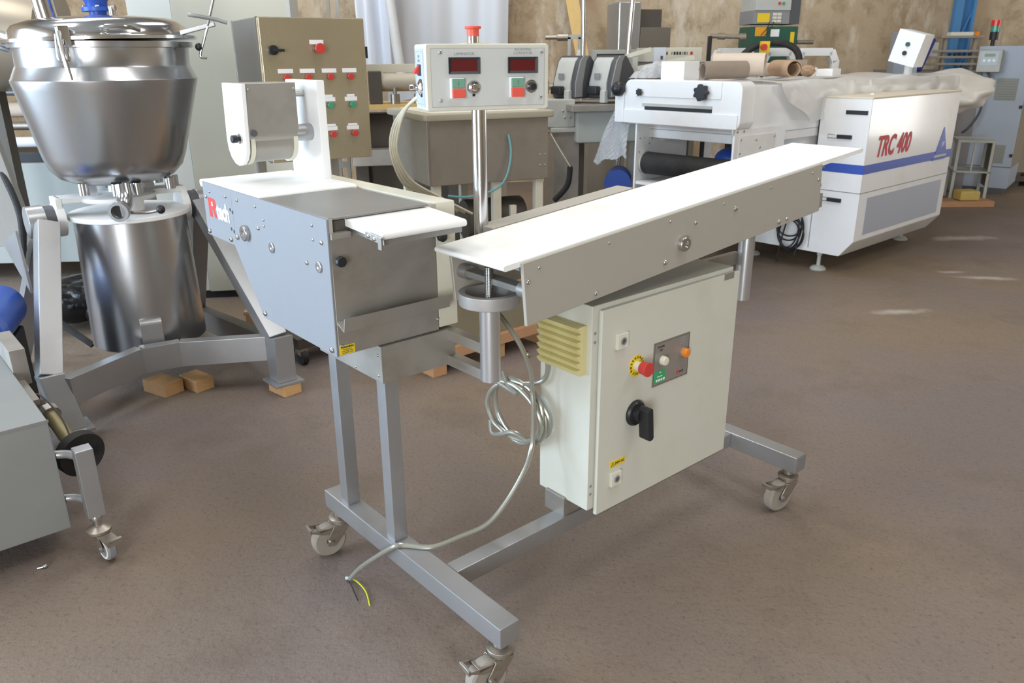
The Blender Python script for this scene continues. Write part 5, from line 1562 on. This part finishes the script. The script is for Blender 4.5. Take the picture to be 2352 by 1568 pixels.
# green control box with grey cabinet above
GC = thing('green_control_unit', 'dark green control box with yellow labels under a grey cabinet', 'control unit', (2.28, 8.0, 0), 8)
MB().box(0.0, 0.46, 0.0, 0.30, 1.25, 1.70).obj('green_box', GREENP, GC, bevel=0.006)
MB().box(0.0, 0.36, 0.0, 0.32, 1.72, 1.84).obj('grey_case', MGREY, GC, bevel=0.004)
MB().box(0.01, 0.36, -0.01, 0.32, 1.84, 2.05).obj('grey_top', LGREY, GC, bevel=0.004)
MB().box(0.36, 0.46, 0.0, 0.32, 1.72, 2.05).obj('dark_side', DGREY, GC)
MB().box(0.04, 0.16, -0.003, 0.0, 1.735, 1.815).obj('yellow_label', YELLOW, GC)
for i in range(2):
    for j in range(3):
        MB().box(0.19 + i * 0.045, 0.23 + i * 0.045, -0.006, 0.0, 1.735 + j * 0.03, 1.758 + j * 0.03).obj('key', CREAM, GC)
MB().box(0.03, 0.14, -0.003, 0.0, 1.615, 1.695).obj('orange_label', mat('orange_label', '#e5a22c', 0.5), GC)
MB().box(0.185, 0.27, -0.003, 0.0, 1.61, 1.675).obj('white_label', PLASTW, GC)
MB().box(0.385, 0.425, -0.003, 0.0, 1.52, 1.65).obj('yellow_label', YELLOW, GC)
for x, m in ((0.24, RED), (0.28, GREEN)):
    MB().cyl((x, -0.02, 1.90), (x, -0.01, 1.90), 0.013, 12).obj('lamp', m, GC)
for x in (0.0, 0.04):
    MB().tube([(0.16 + x, -0.01, 1.74), (0.13 + x, -0.03, 1.68), (0.08 + x, -0.02, 1.62)], 0.004, 6).obj('loose_wire', BLACK, GC)
MB().cyl((0.46, 0.0, 1.56), (0.62, 0.0, 1.56), 0.02, 10).obj('side_spindle', IRON, GC)
for x in (0.08, 0.32):
    MB().box(x, x + 0.06, 0.1, 0.2, 0.0, 1.25).obj('stand_leg', GREYDK, GC)

# blue building column on the back wall
bc = MB().box(4.97, 5.06, 9.55, 9.62, 0, 6).box(5.17, 5.20, 9.55, 9.62, 0, 6).box(5.06, 5.17, 9.62, 9.66, 0, 6)
for k in range(12):
    bc.beam((5.06, 9.585, 0.2 + k * 0.45), (5.18, 9.585, 0.55 + k * 0.45), 0.01, 0.02)
struct('trim_2', bc, BLUECOL)
struct('trim_3', MB().box(5.06, 5.18, 9.66, 9.68, 0, 6), mat('dark_teal_recess', '#1f4a5c', 0.6))

# ================================================================== grey-blue electrical cabinet, far right
EC2 = thing('floor_cabinet', 'tall blue-grey electrical cabinet with digital display box and signal lamp', 'cabinet', (4.98, 8.95, 0), -38)
e2 = MB().box(0.0, 0.50, 0.0, 0.9, 0.06, 1.52).obj('cabinet_body', BLUEGREY, EC2, bevel=0.004)
MB().box(0.5, 0.505, 0.04, 0.9, 0.28, 1.48).obj('side_door', BEIGEC, e2)
MB().box(-0.002, 0.502, -0.003, 0.0, 0.285, 0.292).obj('plinth_seam', DGREY, e2)
for z in (0.90, 0.40):
    MB().box(0.47, 0.50, -0.012, 0.0, z, z + 0.03).obj('hinge', BLACK, e2)
MB().box(0.03, 0.47, -0.001, 0.9, 0.0, 0.06).obj('foot_rail', DGREY, e2)
for z0, z1 in ((0.98, 1.20), (0.33, 0.52)):
    MB().box(0.22, 0.42, -0.004, 0.0, z0, z1).obj('vent_panel', mat('grey_olive_vent', '#8b8f86', 0.5), e2)
    for k in range(8):
        MB().box(0.23, 0.41, -0.007, -0.003, z0 + 0.012 + k * (z1 - z0 - 0.02) / 8, z0 + 0.018 + k * (z1 - z0 - 0.02) / 8).obj('vent_slat', MGREY, e2)
db = MB().box(0.02, 0.24, -0.12, 0.0, 1.26, 1.48).obj('display_box', LGREY, e2, bevel=0.012)
MB().box(0.05, 0.21, -0.122, -0.119, 1.33, 1.46).obj('display_panel', mat('pale_display_panel', '#b9c4cc', 0.4), e2)
MB().box(0.08, 0.18, -0.124, -0.121, 1.415, 1.445).obj('display_glass', mat('olive_lcd', '#8d9a84', 0.3), e2)
for i in range(3):
    MB().cyl((0.085 + i * 0.045, -0.122, 1.375), (0.085 + i * 0.045, -0.126, 1.375), 0.014, 12).obj('key', PLASTW, e2)
MB().tube([(0.13, -0.06, 1.26), (0.16, -0.07, 1.20), (0.13, -0.06, 1.10), (0.12, -0.05, 0.85), (0.02, -0.06, 0.66), (-0.12, -0.02, 0.60)], 0.012, 8).obj('conduit', DGREY, e2)
MB().cyl((0.10, 0.1, 1.52), (0.10, 0.1, 1.58), 0.02, 14).cyl((0.10, 0.1, 1.58), (0.10, 0.1, 1.66), 0.042, 20).obj('lamp_base', BLACK, e2)
MB().cyl((0.10, 0.1, 1.66), (0.10, 0.1, 1.715), 0.042, 20).obj('green_lamp', mat('green_lens', '#2f9a82', 0.2, 0, coat=0.5), e2)
MB().cyl((0.10, 0.1, 1.715), (0.10, 0.1, 1.775), 0.046, 20).obj('red_lamp', mat('red_lens', '#d8322c', 0.2, 0, coat=0.5), e2)

# packaging machine between the column and the floor cabinet
PK = thing('tray_machine', 'grey tray machine with stacked rails and orange button in front of the blue column', 'machine', (4.10, 9.0, 0), -6)
MB().box(0.0, 0.95, 0.0, 0.6, 0.0, 1.28).obj('base', mat('grey_machine_base', '#8d8b8b', 0.6, 0.1, 0.05, 4), PK, bevel=0.006)
for z, x0, x1 in ((1.33, 0.30, 0.95), (1.40, 0.35, 0.95), (1.46, 0.38, 0.95), (1.60, 0.45, 0.88)):
    MB().box(x0, x1, -0.04, 0.10, z, z + 0.025).obj('rail', STEELV, PK, bevel=0.003)
for x in (0.5, 0.8):
    MB().box(x, x + 0.03, 0.0, 0.05, 1.28, 1.62).obj('upright', STEELV, PK)
MB().box(0.55, 0.78, 0.0, 0.1, 1.625, 1.66).obj('cover', CREAM, PK)
MB().cyl((0.80, -0.03, 1.64), (0.80, -0.05, 1.64), 0.022, 14).obj('orange_button', ORANGE, PK)
for i in range(5):
    MB().cyl((0.56 + i * 0.05, -0.05, 1.44), (0.56 + i * 0.05, -0.02, 1.44), 0.014, 10).obj('clip', BLACK, PK)
MB().box(0.34, 0.44, -0.03, 0.06, 1.42, 1.56).obj('side_case', LGREY, PK, bevel=0.006)
np_ = MB().box(-0.07, 0.07, -0.03, 0.03, -0.17, 0.17).obj('navy_guard', NAVY, PK, bevel=0.02)
np_.location = (0.20, -0.25, 1.45)
np_.rotation_euler = (0, R(18), 0)
MB().box(-0.10, 0.14, -0.35, -0.15, 1.20, 1.66).obj('grey_console', BLUEGREY, PK, bevel=0.01)
MB().box(-0.08, 0.12, -0.34, -0.16, 0.0, 1.20).obj('console_stand', GREYDK, PK)

# small open shelf unit with rubbish beneath
NS = thing('shelf_stand', 'small dusty open steel stand beside the blue-grey cabinet', 'stand', (4.55, 8.25, 0), -20)
MB().box(0.0, 0.34, 0.0, 0.4, 0.60, 0.625).obj('top', LGREY, NS)
MB().box(0.0, 0.34, 0.0, 0.4, 0.30, 0.315).obj('shelf', LGREY, NS)
for x in (0.0, 0.31):
    for y in (0.0, 0.37):
        MB().box(x, x + 0.028, y, y + 0.028, 0.0, 0.60).obj('leg', LGREY, NS)
MB().box(0.15, 0.165, 0.0, 0.02, 0.315, 0.60).obj('divider', LGREY, NS)
MB().box(0.335, 0.34, 0.0, 0.4, 0.15, 0.60).obj('side_panel', BEIGEC, NS)
tag(MB().box(-0.1, 0.1, -0.08, 0.08, 0, 0.10).obj('yellow_packet', mat('yellow_wrapper', '#c9b268', 0.5, 0, 0.15, 20), None, bevel=0.02), 'yellowish torn packet on the floor under the shelf stand', 'packet').location = (4.60, 8.02, 0.056)
tag(MB().box(-0.24, 0.34, -0.1, 0.1, 0, 0.055).obj('board_offcut', WOODP, None), 'thin board offcut under the yellowish packet', 'board').location = (4.50, 8.02, 0.0)
tag(MB().lathe([(0.10, 0), (0.16, 0.02), (0.16, 0.08), (0.10, 0.10), (0.06, 0.05)], n=24).obj('rubber_tyre', BLACKM, None), 'black rubber tyre on the floor beside the board offcut', 'tyre').location = (4.05, 8.03, 0)
MTr = thing('valve_assembly', 'dark valve assembly between the plastic bundle and the shelf stand', 'valve', (4.52, 8.75, 0), 0)
MB().box(0.0, 0.2, 0.0, 0.1, 0.80, 1.05).obj('block', BLACK, MTr, bevel=0.01)
MB().box(0.08, 0.2, -0.02, 0.08, 0.62, 0.80).obj('lower_block', MGREY, MTr, bevel=0.01)
MB().cyl((0.02, 0, 0.60), (0.02, 0, 0.90), 0.035, 14).obj('tube', IRON, MTr)
MB().box(0.02, 0.16, 0.0, 0.1, 0.0, 0.62).obj('stand', GREYDK, MTr)
# beige panel and skid beyond the floor cabinet
BP = thing('beige_cabinet', 'dark beige cabinet on steel skid at the right of the blue-grey cabinet', 'cabinet', (5.75, 9.2, 0), -6)
MB().box(0.0, 1.2, 0.0, 0.5, 0.16, 1.5).obj('panel', BEIGEC, BP, bevel=0.004)
MB().box(-0.05, 1.25, -0.02, 0.1, 0.06, 0.12).obj('skid_rail', GREYDK, BP)
for x in (0.0, 1.1):
    MB().box(x, x + 0.1, 0.0, 0.5, 0.0, 0.16).obj('skid_foot', GREYDK, BP)
